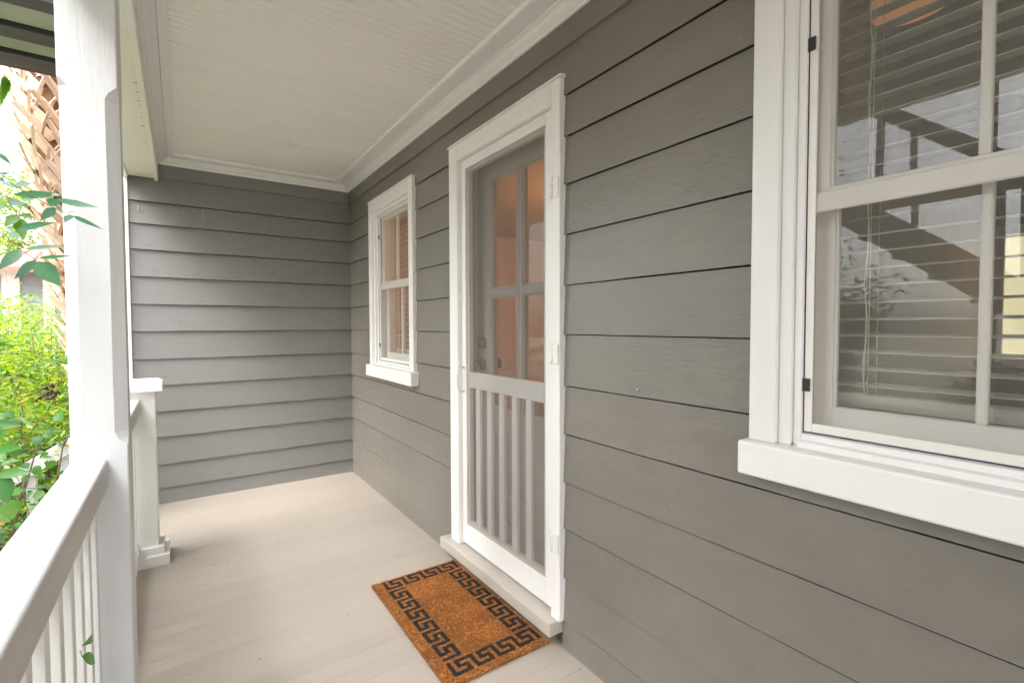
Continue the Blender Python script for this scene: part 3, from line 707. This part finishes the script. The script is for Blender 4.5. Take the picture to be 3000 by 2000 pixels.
ibox('room_floor', IN+.001, 3.2, -1.7, .8999, .02, .10, m='wood'); ibox('room_ceiling', IN+.001, 3.2, -1.7, .8999, 2.62, 2.70, m='brownroom')
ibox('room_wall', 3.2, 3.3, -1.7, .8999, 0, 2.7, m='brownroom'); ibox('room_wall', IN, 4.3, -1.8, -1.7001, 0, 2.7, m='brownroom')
MT['daywin'] = plain('daylit_far_window', (.5, .45, .3), .5, 0, (1.0, .86, .52), .15)
fw = thing('far_room_window', (3.19, .35, 1.1), 'cream daylit window across the dark room seen through the large window blind', 'window')
box('daylit_pane', 3.188, 3.196, -.30, .80, 1.10, 1.90, 'daywin', fw, 0)
for a in ((-.36, -.301, 1.04, 1.96), (.801, .86, 1.04, 1.96)): box('frame', 3.16, 3.1995, *a, 'trim_z', fw)
for a in ((-.30, .80, 1.04, 1.099), (-.30, .80, 1.901, 1.96), (-.30, .80, 1.49, 1.51)): box('frame', 3.161, 3.1993, *a, 'trim_y', fw)
MT['bulb'] = plain('warm_lamp_shade', (.9, .6, .3), .6, 0, (1.0, .50, .18), 2.0)
MT['glint_glow'] = plain('orange_glint_glow', (.5, .25, .1), .6, 0, (1.0, .38, .12), .06)
lp = thing('ceiling_lamp_or_glow', (2.2, 3.2, 2.6), 'warm glowing ceiling lamp inside the room behind the entry door', 'lamp')
lathe('lamp_shade_or_glow', (0, 0, -1), (2.2, 3.2, 2.58), [(0, .08), (.05, .17), (.12, .18), (.16, .12), (.17, 0)], 'bulb', lp)
ld = bpy.data.lights.new('lamp_light', 'POINT'); lo2 = bpy.data.objects.new('lamp_light', ld); COL.objects.link(lo2); lo2.parent = lp
lo2.location = (0, 0, -.30); ld.energy = 17; ld.color = (1.0, .55, .24); ld.shadow_soft_size = .15
lp2 = thing('ceiling_lamp_or_glow', (1.0, .68, 2.6), 'added amber glow for the orange reflection in the large window', 'lamp')  # added glowing shade, stands in for an orange reflection on the glass
lathe('lamp_shade_or_glow', (0, 0, -1), (1.0, .68, 2.59), [(0, .05), (.04, .12), (.09, .12), (.11, 0)], MT and 'glint_glow' if 'glint_glow' in MT else 'bulb', lp2)

# ------------------------------------------------------------------ outdoors: dark stair and deck beside the porch
dk = thing('timber_deck', (-2.9, 5.4, -.62), 'green boarded upper deck with black joists high at the top left', 'deck')
for j, (ya, yb) in enumerate(((5.76, 6.07), (5.25, 5.46), (4.72, 4.89))):
    box('joist', -4.0, -1.72, ya, yb, 3.60, 3.80, 'black', dk, .004)
    box('ledge_strip', -4.0, -1.72, ya-.03, ya-.001, 3.66, 3.80, 'black', dk, .002)
for j, (ya, yb) in enumerate(((5.461, 5.73), (4.891, 5.22))):
    box('deck_board', -4.0, -1.72, ya, yb, 3.63, 3.70, 'green', dk, .003)
box('deck_top', -4.05, -1.70, 4.7, 6.1, 3.801, 3.84, 'black', dk, .002)
for y in (4.75, 6.02): box('deck_post', -3.9, -3.78, y-.06, y+.06, -.62, 3.60, 'black', dk, .004)
sc = thing('outdoor_staircase', (-4.2, 1.8, -.62), 'black timber outdoor stair climbing toward the green deck', 'staircase')
def slanted(name, x0, x1, p, q, th, mat, par):
    bm = bmesh.new(); (ya, za), (yb, zb) = p, q
    vs = [bm.verts.new((x, y, z+dz)) for x in (x0, x1) for (y, z) in (p, q) for dz in (-th, 0)]
    for f in ((0, 1, 3, 2), (4, 6, 7, 5), (0, 4, 5, 1), (2, 3, 7, 6), (0, 2, 6, 4), (1, 5, 7, 3)): bm.faces.new([vs[i] for i in f])
    return frombm(name, bm, MT[mat], par)
slanted('stringer', -3.95, -3.90, (-1.6, -.35), (3.6, 3.75), .28, 'black', sc); slanted('stringer', -4.80, -4.75, (-1.6, -.35), (3.6, 3.75), .28, 'black', sc)
for i in range(19):
    f = i/19; y = -1.5+5.1*f; z = -.45+4.1*f
    box('tread', -4.7497, -3.9503, y, y+.26, z, z+.045, 'black', sc, .002)
for xx in (-3.93, -4.78):
    slanted('handrail', xx-.03, xx+.03, (-1.6, .65), (3.6, 4.75), .09, 'black', sc)
    for i in range(7):
        y = -1.4+i*.8; z0 = -.35+(y+1.6)*4.1/5.2
        box('stair_post', xx-.025-.001, xx+.025-.001, y-.025, y+.025, z0, z0+.93, 'black', sc, .002)
# neighbouring pale house across the garden, seen reflected in the large window, made taller and nearer to block sun
nh = thing('neighbour_house', (-7.5, -3, -.62), 'pale clapboard house mirrored in the large window, made taller and nearer to block sun', 'house')
NX = -5.60; NY0, NY1 = -9.0, .95
for i in range(37):
    z0 = -.6+i*.2
    prism('clapboard', [(NX-.004, z0), (NX-.03, z0+.21), (NX-.06, z0+.21), (NX-.06, z0)], 'y', NY0, NY1, 'nsiding', nh)
box('corner_board', NX-.08, NX+.02, NY1+.001, NY1+.12, -.6, 6.8, 'trim_z', nh); box('house_body', -10, NX-.061, NY0, NY1+.1, -.6, 6.8, 'nsiding', nh, 0)
for yy in (-6.0, -2.6, -.3):
    for zz in (.6, 3.9):
        f = box('window_frame', NX, NX+.05, yy-.5, yy+.5, zz, zz+1.7, 'trim_z', nh); box('window_pane', NX+.0505, NX+.058, yy-.42, yy+.42, zz+.08, zz+1.62, 'clip', nh, 0)
slanted('roof', -10.5, NX+.45, (NY0-.4, 6.9), (NY1+.5, 6.9), .1, 'black', nh)
# distant house with a faded red roof
rh = thing('red_roof_house', (-4, 15, -.62), 'grey clapboard house with faded red roof and white trim beyond the garden', 'house')
for i in range(18):
    z0 = -.6+i*.175
    prism('clapboard', [(14.0, z0), (14.02, z0+.18), (14.05, z0+.18), (14.05, z0)], 'x', -6.8, -1.0, 'gsiding', rh)
box('house_body', -6.8, -1.0, 14.051, 19, -.6, 2.5, 'gsiding', rh, 0)
box('corner_board', -4.15, -3.97, 13.95, 13.999, -.6, 2.5, 'trim_z', rh); box('corner_board', -3.62, -3.45, 13.95, 13.999, -.6, 2.5, 'trim_z', rh)
wf = box('window_frame', -4.9, -4.151, 13.94, 13.999, 1.2, 2.46, 'trim_z', rh)
for a in ((-4.82, -4.55, 1.85, 2.38), (-4.5, -4.23, 1.85, 2.38), (-4.82, -4.55, 1.28, 1.8), (-4.5, -4.23, 1.28, 1.8)): box('window_pane', 13.0, 13.1, 0, 0.001, 0, 0.001, 'clip', rh, 0) if False else box('window_pane', a[0], a[1], 13.925, 13.9395, a[2], a[3], 'gsiding', rh, 0)
bm = bmesh.new()
e = [(-4.45, 13.5, 2.50), (-.5, 13.5, 2.50), (-.5, 19.5, 2.5), (-4.45, 19.5, 2.5), (-3.55, 14.6, 3.28), (-1.2, 14.6, 3.28), (-1.2, 18.5, 3.28), (-3.55, 18.5, 3.28)]
vs = [bm.verts.new(p) for p in e]
for f in ((0, 1, 5, 4), (1, 2, 6, 5), (2, 3, 7, 6), (3, 0, 4, 7), (4, 5, 6, 7), (0, 3, 2, 1)): bm.faces.new([vs[i] for i in f])
frombm('roof', bm, MT['redroof'], rh)
for k in range(7):
    f = k/7; x = -4.2+k*.42
    tube('roof_seam', [(x, 13.5, 2.515), (min(max(x+.2, -3.5), -1.3), 14.6, 3.29)], .018, 'redroof', rh, 4)
box('eave_fascia', -4.45, -.5, 13.46, 13.499, 2.42, 2.51, 'redroof', rh, 0)
# grey garden fence beyond the shrubs
gf = thing('garden_fence', (-3, 9.5, -.6), 'weathered pale picket fence glimpsed through the shrubs', 'fence')
for i in range(24):
    x = -4.2+i*.13
    box('picket', x, x+.105, 9.5, 9.52, -.6, .95+random.uniform(-.01, .01), 'nsiding', gf, .003)
box('rail', -4.3, -1.1, 9.5205, 9.56, .6, .69, 'nsiding', gf)

# ------------------------------------------------------------------ foliage
def leafverts(base, tip, width, nrm, curl=.15, fold=.12, segs=5):
    base, tip = Vector(base), Vector(tip); ax = tip-base; ln = ax.length; ax.normalize()
    nrm = Vector(nrm); nrm = (nrm-ax*nrm.dot(ax)).normalized(); sd = ax.cross(nrm)
    vs = []
    for i in range(segs+1):
        t = i/segs; wv = math.sin(math.pi*min(1, t**.75))*(1-.25*t) if 0 < t < 1 else 0.02
        c = base+ax*(ln*t)+nrm*(curl*ln*4*t*(1-t)*.5)
        h = width*.5*wv
        vs += [c-sd*h+nrm*fold*h, c, c+sd*h+nrm*fold*h]
    fs = []
    for i in range(segs):
        a = i*3; fs += [(a, a+1, a+4, a+3), (a+1, a+2, a+5, a+4)]
    return vs, fs
def leaf_object(parent, base, tip, width, mat, nrm=None, curl=.15):
    nrm = nrm or (random.uniform(-.3, .3), -1, random.uniform(.2, .7))
    v, f = leafverts(base, tip, width, nrm, curl)
    o = wloc(parent); me = bpy.data.meshes.new('leaf'); b = Vector(base)
    me.from_pydata([p-b for p in v], [], f)
    for p in me.polygons: p.use_smooth = True
    ob = link('leaf', me, MT[mat], parent); ob.location = b-o
    return ob
def foliage_mesh(name, pts, mats, parent, size, flat=.3):
    """thousands of small leaves; pts = [(pos, size factor)]"""
    vs, fs, mi, rn = [], [], [], []
    for p, s in pts:
        p = Vector(p); an = random.uniform(0, 6.283); el_ = random.uniform(-.7, .5)
        ax = Vector((math.cos(an)*math.cos(el_), math.sin(an)*math.cos(el_), math.sin(el_)))
        nr = Vector((random.uniform(-.7, .7), random.uniform(-.7, .7), 1)); nr = (nr-ax*nr.dot(ax)).normalized(); sd = ax.cross(nr)
        L_ = size*s*random.uniform(.7, 1.3); W_ = L_*random.uniform(.36, .5)
        b = len(vs); vs += [p, p+ax*L_*.5+sd*W_*.5+nr*L_*.05, p+ax*L_, p+ax*L_*.5-sd*W_*.5+nr*L_*.05]
        fs.append((b, b+1, b+2, b+3)); mi.append(random.choices(range(len(mats)), [m[1] for m in mats])[0]); rn.append(random.random())
    me = bpy.data.meshes.new(name); o = wloc(parent)
    me.from_pydata([v-o for v in vs], [], fs)
    for m, _ in mats: me.materials.append(MT[m])
    me.polygons.foreach_set('material_index', mi)
    at = me.attributes.new('rnd', 'FLOAT', 'FACE'); at.data.foreach_set('value', rn)
    ob = bpy.data.objects.new(name, me); COL.objects.link(ob); ob.parent = parent; ob['kind'] = 'stuff'
    return ob
def shrub(loc, rad, h, n, size, mats, label, name='garden_shrub', stems=9, gap=.15, cat='shrub', stemmat='stem', clump=.55):
    t = thing(name, loc, label, cat)
    L0 = Vector(loc); tips = []
    bm = bmesh.new()
    for i in range(stems):
        an = random.uniform(0, 6.283); rr = rad*math.sqrt(random.random())*.95
        tip = L0+Vector((math.cos(an)*rr, math.sin(an)*rr, h*random.uniform(.6, 1.0)))
        b0 = L0+Vector((math.cos(an)*rr*.15, math.sin(an)*rr*.15, 0)); mid = b0.lerp(tip, .5)+Vector((random.uniform(-.08, .08), random.uniform(-.08, .08), 0))
        tube('', [b0, mid, tip], [.012, .009, .003], stemmat, None, 5, bm)
        for k in range(5):
            f = random.uniform(.3, 1); q = b0.lerp(tip, f); e_ = q+Vector((random.uniform(-.3, .3), random.uniform(-.3, .3), random.uniform(.02, .25)))*min(1, rad)
            tube('', [q, q.lerp(e_, .5)+Vector((0, 0, .02)), e_], [.005, .004, .0015], stemmat, None, 4, bm); tips += [e_, q.lerp(e_, .6)]
        tips.append(tip)
    frombm('stem', bm, MT[stemmat], t, True)
    pts = []
    for i in range(n):
        c = random.choice(tips)
        s = min(rad, .5)*clump*.5
        p = c+Vector((random.gauss(0, s), random.gauss(0, s), random.gauss(0, s*.9)))
        if p.x > -1.60 and p.z < 2.6: p.x = -1.60-(p.x+1.60)*.5-.02
        pts.append((p, 1))
    foliage_mesh('foliage', pts, mats, t, size)
    return t

Z0 = -.62
shrub((-2.05, 4.55, Z0), .42, 1.75, 9500, .046, [('leaf_lime', 3), ('leaf_green', 3), ('leaf_orange', .12)], 'yellow green privet shrub just past the porch steps, seen left of the large post', 'privet_shrub', 16)
shrub((-2.5, 7.6, Z0), .7, 2.1, 12000, .055, [('leaf_lime', 5), ('leaf_green', 2)], 'bright lime shrub behind the palm trunk', 'lime_shrub', 16)
shrub((-2.95, 9.0, Z0), .8, 2.35, 10000, .06, [('leaf_lime', 3), ('leaf_green', 3)], 'tall pale shrub in front of the red roofed house', 'tall_shrub', 14)
shrub((-1.98, 2.55, Z0), .34, 1.28, 3000, .055, [('leaf_dark', 4), ('leaf_bright', 3), ('leaf_orange', .15)], 'glossy dark green shrub pressed against the outside of the railing', 'glossy_shrub', 14)
shrub((-2.05, 3.2, Z0), .35, 1.45, 3000, .05, [('leaf_green', 3), ('leaf_bright', 3), ('leaf_lime', 2)], 'leafy green shrub outside the short railing beside the newel', 'leafy_shrub', 12)
shrub((-2.5, .9, Z0), .55, 1.45, 3500, .06, [('leaf_dark', 3), ('leaf_green', 3)], 'rounded green shrub outside the near railing', 'rounded_shrub', 12)
shrub((-3.0, 3.6, Z0), .5, 1.9, 3500, .055, [('leaf_green', 3), ('leaf_dark', 2)], 'dense green shrub under the stair', 'stair_shrub', 12)
shrub((-5.0, .9, Z0), .8, 2.0, 9000, .085, [('leaf_hedge', 1)], 'wide hedge shrub before the pale neighbour house', 'hedge_shrub', 14)
shrub((-5.3, 3.3, Z0), 1.2, 2.9, 16000, .10, [('leaf_hedge', 1)], 'tall hedge shrub at the corner of the pale neighbour house', 'hedge_shrub', 14)

def tree(loc, h, cr, n, size, label, th=.16):
    t = thing('tree', loc, label, 'tree'); L0 = Vector(loc); bm = bmesh.new(); tips = []
    top = L0+Vector((.3, .2, h))
    tube('', [L0, L0.lerp(top, .35)+Vector((.1, 0, 0)), L0.lerp(top, .7), top], [th, th*.75, th*.5, th*.15], 'stem', None, 8, bm)
    for i in range(26):
        f = random.uniform(.4, 1); q = L0.lerp(top, f); an = random.uniform(0, 6.283); rr = cr*random.uniform(.45, 1.0)*(1.2-.5*f)
        e_ = q+Vector((math.cos(an)*rr, math.sin(an)*rr, random.uniform(.1, .9)*cr*.6))
        tube('', [q, q.lerp(e_, .5)+Vector((0, 0, .1)), e_], [th*.3, th*.18, th*.05], 'stem', None, 5, bm); tips += [e_, q.lerp(e_, .7), q.lerp(e_, .85)]
    frombm('trunk', bm, MT['stem'], t, True); pts = []
    for i in range(n):
        c = random.choice(tips); s = cr*.15; pts.append((c+Vector((random.gauss(0, s), random.gauss(0, s), random.gauss(0, s*.8))), 1))
    foliage_mesh('crown', pts, [('leaf_tree', 1), ('leaf_lime', .5)], t, size)
tree((-4.6, 16.5+3, Z0), 5.6, 2.2, 9000, .13, 'pale leafy tree behind the red roofed house')
tree((-6.4, 12.5, Z0), 5.0, 1.9, 7000, .11, 'light green tree left of the palm beyond the garden')
tree((-10.5, 6.5, Z0), 6.5, 2.6, 8000, .14, 'broad tree beside the pale neighbour house')

# palmetto fronds among the shrubs
pm = thing('palmetto', (-2.6, 5.6, Z0), 'low fan palmetto with long pale green fronds among the shrubs', 'palm')
for c0, aim, L_ in (((-2.25, 5.35, 1.02), (.45, -.15, .10), .55), ((-2.2, 5.2, .92), (-.35, -.25, .22), .5), ((-2.15, 5.45, .72), (.45, -.3, .15), .5), ((-2.5, 5.3, 1.15), (-.3, .2, .3), .5)):
    bm = bmesh.new(); c0 = Vector(c0); aim = Vector(aim).normalized(); up = Vector((0, 0, 1)); sd = aim.cross(up).normalized(); nn = sd.cross(aim)
    for k in range(22):
        a = (k/21-.5)*2.5; d = aim*math.cos(a)+sd*math.sin(a)+Vector((0, 0, -.05*abs(a))); s2 = d.cross(nn).normalized()
        l = L_*(1-.12*abs(a)); wv = .011
        v = [bm.verts.new(c0), bm.verts.new(c0+d*l*.45+s2*wv+nn*.01), bm.verts.new(c0+d*l+Vector((0, 0, -.10*l))), bm.verts.new(c0+d*l*.45-s2*wv+nn*.01), bm.verts.new(c0+d*l*.45-nn*.008)]
        bm.faces.new((v[0], v[1], v[4])); bm.faces.new((v[0], v[4], v[3])); bm.faces.new((v[1], v[2], v[4])); bm.faces.new((v[4], v[2], v[3]))
    frombm('frond', bm, MT['leaf_green'], pm)
    tube('frond_stalk', [c0, c0-aim*.2+Vector((0, 0, -.3)), (-2.6, 5.6, Z0)], [.006, .009, .015], 'leaf_green', pm, 5)

# cabbage palm with criss-cross boots
pt = thing('palm_tree', (-1.72, 6.85, Z0), 'leaning cabbage palm trunk covered in criss cross tan leaf boots', 'palm tree')
def pcen(z): return Vector((-2.33+(3.8-z)*.135, 6.85, z))
bm = bmesh.new(); tube('', [pcen(z) for z in [Z0+.45*i for i in range(13)]], .235, 'fibre', None, 14, bm); frombm('trunk', bm, MT['fibre'], pt, True)
def bootmesh(sg, ln, wd):
    bm = bmesh.new(); n = 6; rows = []
    for i in range(n+1):
        t = i/n; ww = wd*(1.25-.62*t); zz = ln*t; x = sg*ln*.78*t
        out = .012+.035*t+.05*t*t; th = .016*(1-.4*t)
        for s in (-1, 1): pass
        rows.append([bm.verts.new((x-ww*.5*.8, out-.35*(x-ww*.4)**2*2.0, zz+ww*.25)), bm.verts.new((x, out+.012-.35*x*x*2.0, zz)), bm.verts.new((x+ww*.5*.8, out-.35*(x+ww*.4)**2*2.0, zz-ww*.25*1)), bm.verts.new((x, out-th-.35*x*x*2.0, zz))])
    for i in range(n):
        for k in range(4): bm.faces.new((rows[i][k], rows[i][(k+1) % 4], rows[i+1][(k+1) % 4], rows[i+1][k]))
    bm.faces.new(rows[0]); bm.faces.new(rows[-1]); bmesh.ops.recalc_face_normals(bm, faces=bm.faces)
    me = bpy.data.meshes.new('leaf_boot'); bm.to_mesh(me); bm.free(); me.materials.append(MT['boot']); return me
bms = [bootmesh(s, l, w_) for s in (-1, 1) for l, w_ in ((.31, .078), (.36, .088), (.27, .070))]
NB = 10
for r in range(30):
    z = -.4+r*.15
    if z > 4.6: break
    for k in range(NB):
        an = 2*math.pi*(k+.5*(r % 2))/NB + random.uniform(-.08, .08)
        for sgi in (0, 3):
            o = bpy.data.objects.new('leaf_boot', bms[sgi+random.randint(0, 2)]); COL.objects.link(o); o.parent = pt
            c = pcen(z)
            if r < 4 and sgi: continue
            o.location = c + Vector((math.sin(an)*.222, -math.cos(an)*.222, random.uniform(-.02, .02))) - wloc(pt)
            o.rotation_euler = (random.uniform(-.12, .1), random.uniform(-.12, .12), math.pi+an+random.uniform(-.12, .12))
# hanging frond tips by the trunk
for k in range(5):
    a = spot(8+k*5, 215+random.uniform(0, 20), 'y', 6.0); b = spot(2+k*6, 330-k*14, 'y', 6.05)
    leaf_object(pt, a, b, .03, 'leaf_bright', (0, -1, .2), .05)

# heavenly bamboo in the foreground: every leaf its own object
nd = thing('nandina_shrub', (-1.75, 1.85, Z0), 'nandina with long bluish green leaves reaching in front of the large post', 'shrub')
def P1(x, y, d): return spot(x/3.734, 430+y/3.734, 'y', d)
NL = [((608,572),(1072,662),78,'b',1.66),((780,750),(1132,906),46,'b',1.64),((730,722),(836,714),20,'b',1.66),((778,748),(708,832),80,'b',1.66),((608,572),(543,648),100,'b',1.69),
 ((605,668),(440,806),92,'b',1.70),((148,520),(668,520),88,'b',1.72),((165,415),(352,410),92,'b',1.76),((20,385),(245,462),62,'b',1.78),((-20,300),(124,290),38,'b',1.7),((-30,60),(134,206),50,'b',1.72),
 ((55,350),(212,372),16,'g',1.8),((-20,345),(52,382),55,'b',1.74),((70,600),(292,627),78,'b',1.74),((250,572),(372,577),66,'d',1.8),((-30,640),(96,652),110,'g',1.8),((190,745),(54,880),98,'g',1.78),
 ((200,745),(402,780),42,'g',1.78),((205,768),(262,1024),112,'g',1.79),((185,905),(612,830),82,'b',1.7),((90,938),(226,997),64,'b',1.74),((66,885),(162,892),42,'b',1.78),((262,1118),(738,1088),56,'b',1.66),
 ((238,1130),(-20,1350),120,'b',1.68),((412,1220),(787,1192),44,'b',1.65),((395,1238),(154,1446),88,'b',1.67),((400,1252),(667,1524),185,'b',1.66),((560,640),(645,656),26,'b',1.7),((640,650),(662,690),50,'g',1.7),
 ((200,640),(335,646),34,'g',1.79),((330,486),(425,490),18,'b',1.8),((560,520),(668,535),44,'b',1.7),((0,560),(120,545),36,'b',1.78)]
MM = {'b': 'leaf_blue', 'g': 'leaf_bright', 'd': 'leaf_dark', 'l': 'leaf_lime', 'o': 'leaf_orange'}
for (bx, by), (tx, ty), wd, m, d in NL:
    b = P1(bx, by, d); t = P1(tx, ty, d-.02+random.uniform(-.015, .015)); wm = wd/3.734*(d*.74)/FPX*1.0
    leaf_object(nd, b, t, wm*1.15, MM[m], (random.uniform(-.2, .2), -1, random.uniform(.1, .5)), random.uniform(-.08, .08) if wd > 60 else .04)
for pts, r in (([(-60, 890), (55, 975), (235, 1130), (395, 1238), (412, 1225)], .0011), ([(-20, 460), (95, 600), (190, 745), (205, 770)], .0010), ([(-40, 250), (150, 420), (380, 556), (560, 655), (750, 742), (782, 750)], .0011), ([(-60, 1010), (55, 975)], .001), ([(540, 560), (608, 572)], .0008)):
    tube('stem', [P1(x, y, 1.72-.03*i/len(pts)) for i, (x, y) in enumerate(pts)], r, 'stemg', nd, 5)
for k in range(6):
    a = P1(-60-20*k, 250+150*k, 1.75); tube('stem', [a, a+Vector((-.08, .03, -.35)), (-1.75+.02*k, 1.85, Z0)], [.0015, .003, .006], 'stem', nd, 6)
ns = thing('glossy_nandina', (-1.80, 2.1, Z0), 'low glossy dark green nandina leaves with dark berries above the near handrail', 'shrub')
def P2(x, y, d): return spot(x/3.136, 1200+y/3.136, 'y', d)
GL = [((-30,115),(205,150),72,'d',1.75),((-20,260),(66,190),105,'d',1.72),((-30,360),(208,345),88,'d',1.7),((70,402),(262,386),50,'d',1.78),((-30,420),(42,475),95,'d',1.72),((-30,590),(294,574),92,'d',1.68),((20,600),(78,865),130,'d',1.68),
 ((95,825),(110,1008),150,'g',1.72),((100,765),(242,730),66,'d',1.76),((425,190),(480,262),80,'d',1.95),((510,50),(590,85),92,'d',1.95),((355,232),(335,342),76,'d',1.98),((436,384),(364,448),46,'g',1.98),((502,468),(414,548),62,'g',1.98),
 ((392,740),(318,832),82,'g',1.96),((150,1035),(180,1110),42,'d',1.86),((-20,940),(92,1035),92,'g',1.84),((470,195),(586,190),30,'d',2.0),((200,100),(335,160),26,'d',1.98),((210,490),(262,545),70,'d',2.0),((310,520),(380,600),74,'g',2.02),
 ((205,610),(268,650),62,'d',2.0),((320,700),(470,712),34,'d',2.02),((40,20),(130,95),95,'d',1.9),((510,290),(588,355),22,'d',2.0),((0,990),(40,1060),60,'o',1.9),((505,372),(545,382),36,'o',2.02),((590,560),(530,600),30,'d',2.02),((350,380),(440,420),26,'d',2.0),((-20,80),(100,60),40,'g',1.9)]
for (bx, by), (tx, ty), wd, m, d in GL:
    b = P2(bx, by, d); t = P2(tx, ty, d-.02); wm = wd/3.136*(d*.76)/FPX
    leaf_object(ns, b, t, wm*1.15, MM[m], (random.uniform(-.3, .3), -1, random.uniform(.3, .9)), .06)
for pts in ([(-40, 620), (200, 600), (420, 620), (560, 660)], [(120, 320), (250, 290), (330, 255)], [(200, 365), (470, 350)], [(0, 80), (250, 120), (380, 100)], [(200, 510), (360, 355), (460, 220)], [(90, 450), (200, 720), (280, 1010)], [(225, 720), (470, 712)]):
    tube('stem', [P2(x, y, 1.99) for x, y in pts], .0011, 'stemg', ns, 5)
for pts in ([(100, 1230), (130, 1080), (190, 800), (230, 640)], [(-20, 1050), (60, 900), (150, 700)]):
    tube('stem', [P2(x, y, 2.1) for x, y in pts], .004, 'stem', ns, 6)
def P3(x, y, d): return spot(x/3.136, 800+y/3.136, 'y', d)
for (x, y, r) in ((420,1055,16),(436,1066,9),(475,1030,14),(492,1045,10),(472,1080,12),(474,1097,12),(437,1100,13),(432,1122,11),(403,1123,12),(366,1145,16),(332,1172,12),(438,1153,11),(465,1157,11),(486,1139,13),(508,1128,12),(522,1095,18),(514,1108,12),(355,1142,9)):
    c = P3(x, y, 2.25); bm = bmesh.new(); bmesh.ops.create_icosphere(bm, subdivisions=2, radius=r/3.136*(2.25*.75)/FPX*1.15); bmesh.ops.translate(bm, verts=bm.verts, vec=c); frombm('berry', bm, MT['berry'], ns, True)
for pts in ([(150, 1140), (330, 1100), (430, 1040), (490, 1000)], [(330, 1165), (430, 1120), (500, 1110)], [(430, 1040), (480, 1090), (515, 1100)]):
    tube('stem', [P3(x, y, 2.26) for x, y in pts], .0014, 'stem', ns, 5)
# two loose leaves poking through the near balusters
pk = thing('creeping_sprig', (-1.46, 1.2, .7), 'two small green leaves poking out between the near balusters', 'sprig')
for (b, t, wd) in (((271, 1862), (238, 1892), .019), ((239, 1921), (278, 1942), .026)):
    leaf_object(pk, spot(*b, 'x', -1.450), spot(*t, 'x', -1.446), wd, 'leaf_dark', (1, -.5, .3), .05)
tube('stem', [spot(239, 1921, 'x', -1.451), spot(236, 1905, 'x', -1.475), spot(225, 1915, 'x', -1.54)], .0008, 'stemg', pk, 4)

# small marks of wear: rust drips under the beam and on the end wall, a ceiling stain, a nail, crumbs on the floor
MT['rust'] = plain('orange_rust_stain', (.62, .34, .12), .8)
for px_, py_, ln_, wd_ in ((595, 612, .095, .0035), (656, 571, .03, .003), (538, 612, .04, .003), (404, 600, .045, .004), (541, 572, .012, .006), (940, 672, .008, .006)):
    p = spot(px_, py_, 'y', D-.0007)
    zt_ = p.z; box('rust_streak', p.x-wd_/2, p.x+wd_/2, D-.0027, D-.0022+.004, zt_-ln_, zt_, 'rust', ew, 0)
random.seed(21)
for k in range(13):
    yy = 2.75+k*.085+random.uniform(-.03, .03)
    box('rust_streak', -1.4040-random.uniform(.004, .02), -1.4035, yy, yy+random.uniform(.004, .012), 2.3978, 2.3989, 'rust', pb, 0)
for (x_, y_, l_) in ((-.64, 3.62, .05), (-.585, 3.625, .03), (-.52, 3.63, .07), (-.40, 3.64, .012)):
    box('ceiling_stain', x_, x_+l_, y_, y_+.004, CZ-.0012, CZ-.0003, 'rust', pc, 0)
p = spot(1866, 1142, 'x', -.006); lathe('nail_head', (-1, 0, 0), (-.002, p.y, p.z), [(0, .0045), (.004, .0042), (.0055, .0)], 'sill', lw, 10)
for px_, py_, where_ in ((1087, 1662, 'beside the far mat corner'), (565, 1634, 'just right of the newel base'), (1020, 1800, 'left of the doormat'), (820, 1590, 'in the middle of the bare floor'), (760, 1930, 'at the bottom edge, nearest the railing'), (900, 1540, 'nearest the far end wall'), (1700, 1960, 'below the threshold end')):
    p = spot(px_, py_, 'z', .001); t = thing('leaf_crumb', p, 'tiny dried leaf crumb on the porch floor '+where_, 'leaf crumb', 'dried leaf crumbs on the porch floor')
    bm = bmesh.new(); a_ = random.uniform(0, 3)
    vs = [bm.verts.new((p.x+math.cos(a_+q)*r_, p.y+math.sin(a_+q)*r_, .0012+h_)) for q, r_, h_ in ((0, .006, .001), (1.9, .0025, .003), (3.1, .006, .0005), (4.4, .0028, .002))]
    bm.faces.new(vs); frombm('crumb', bm, MT['stem'], t)
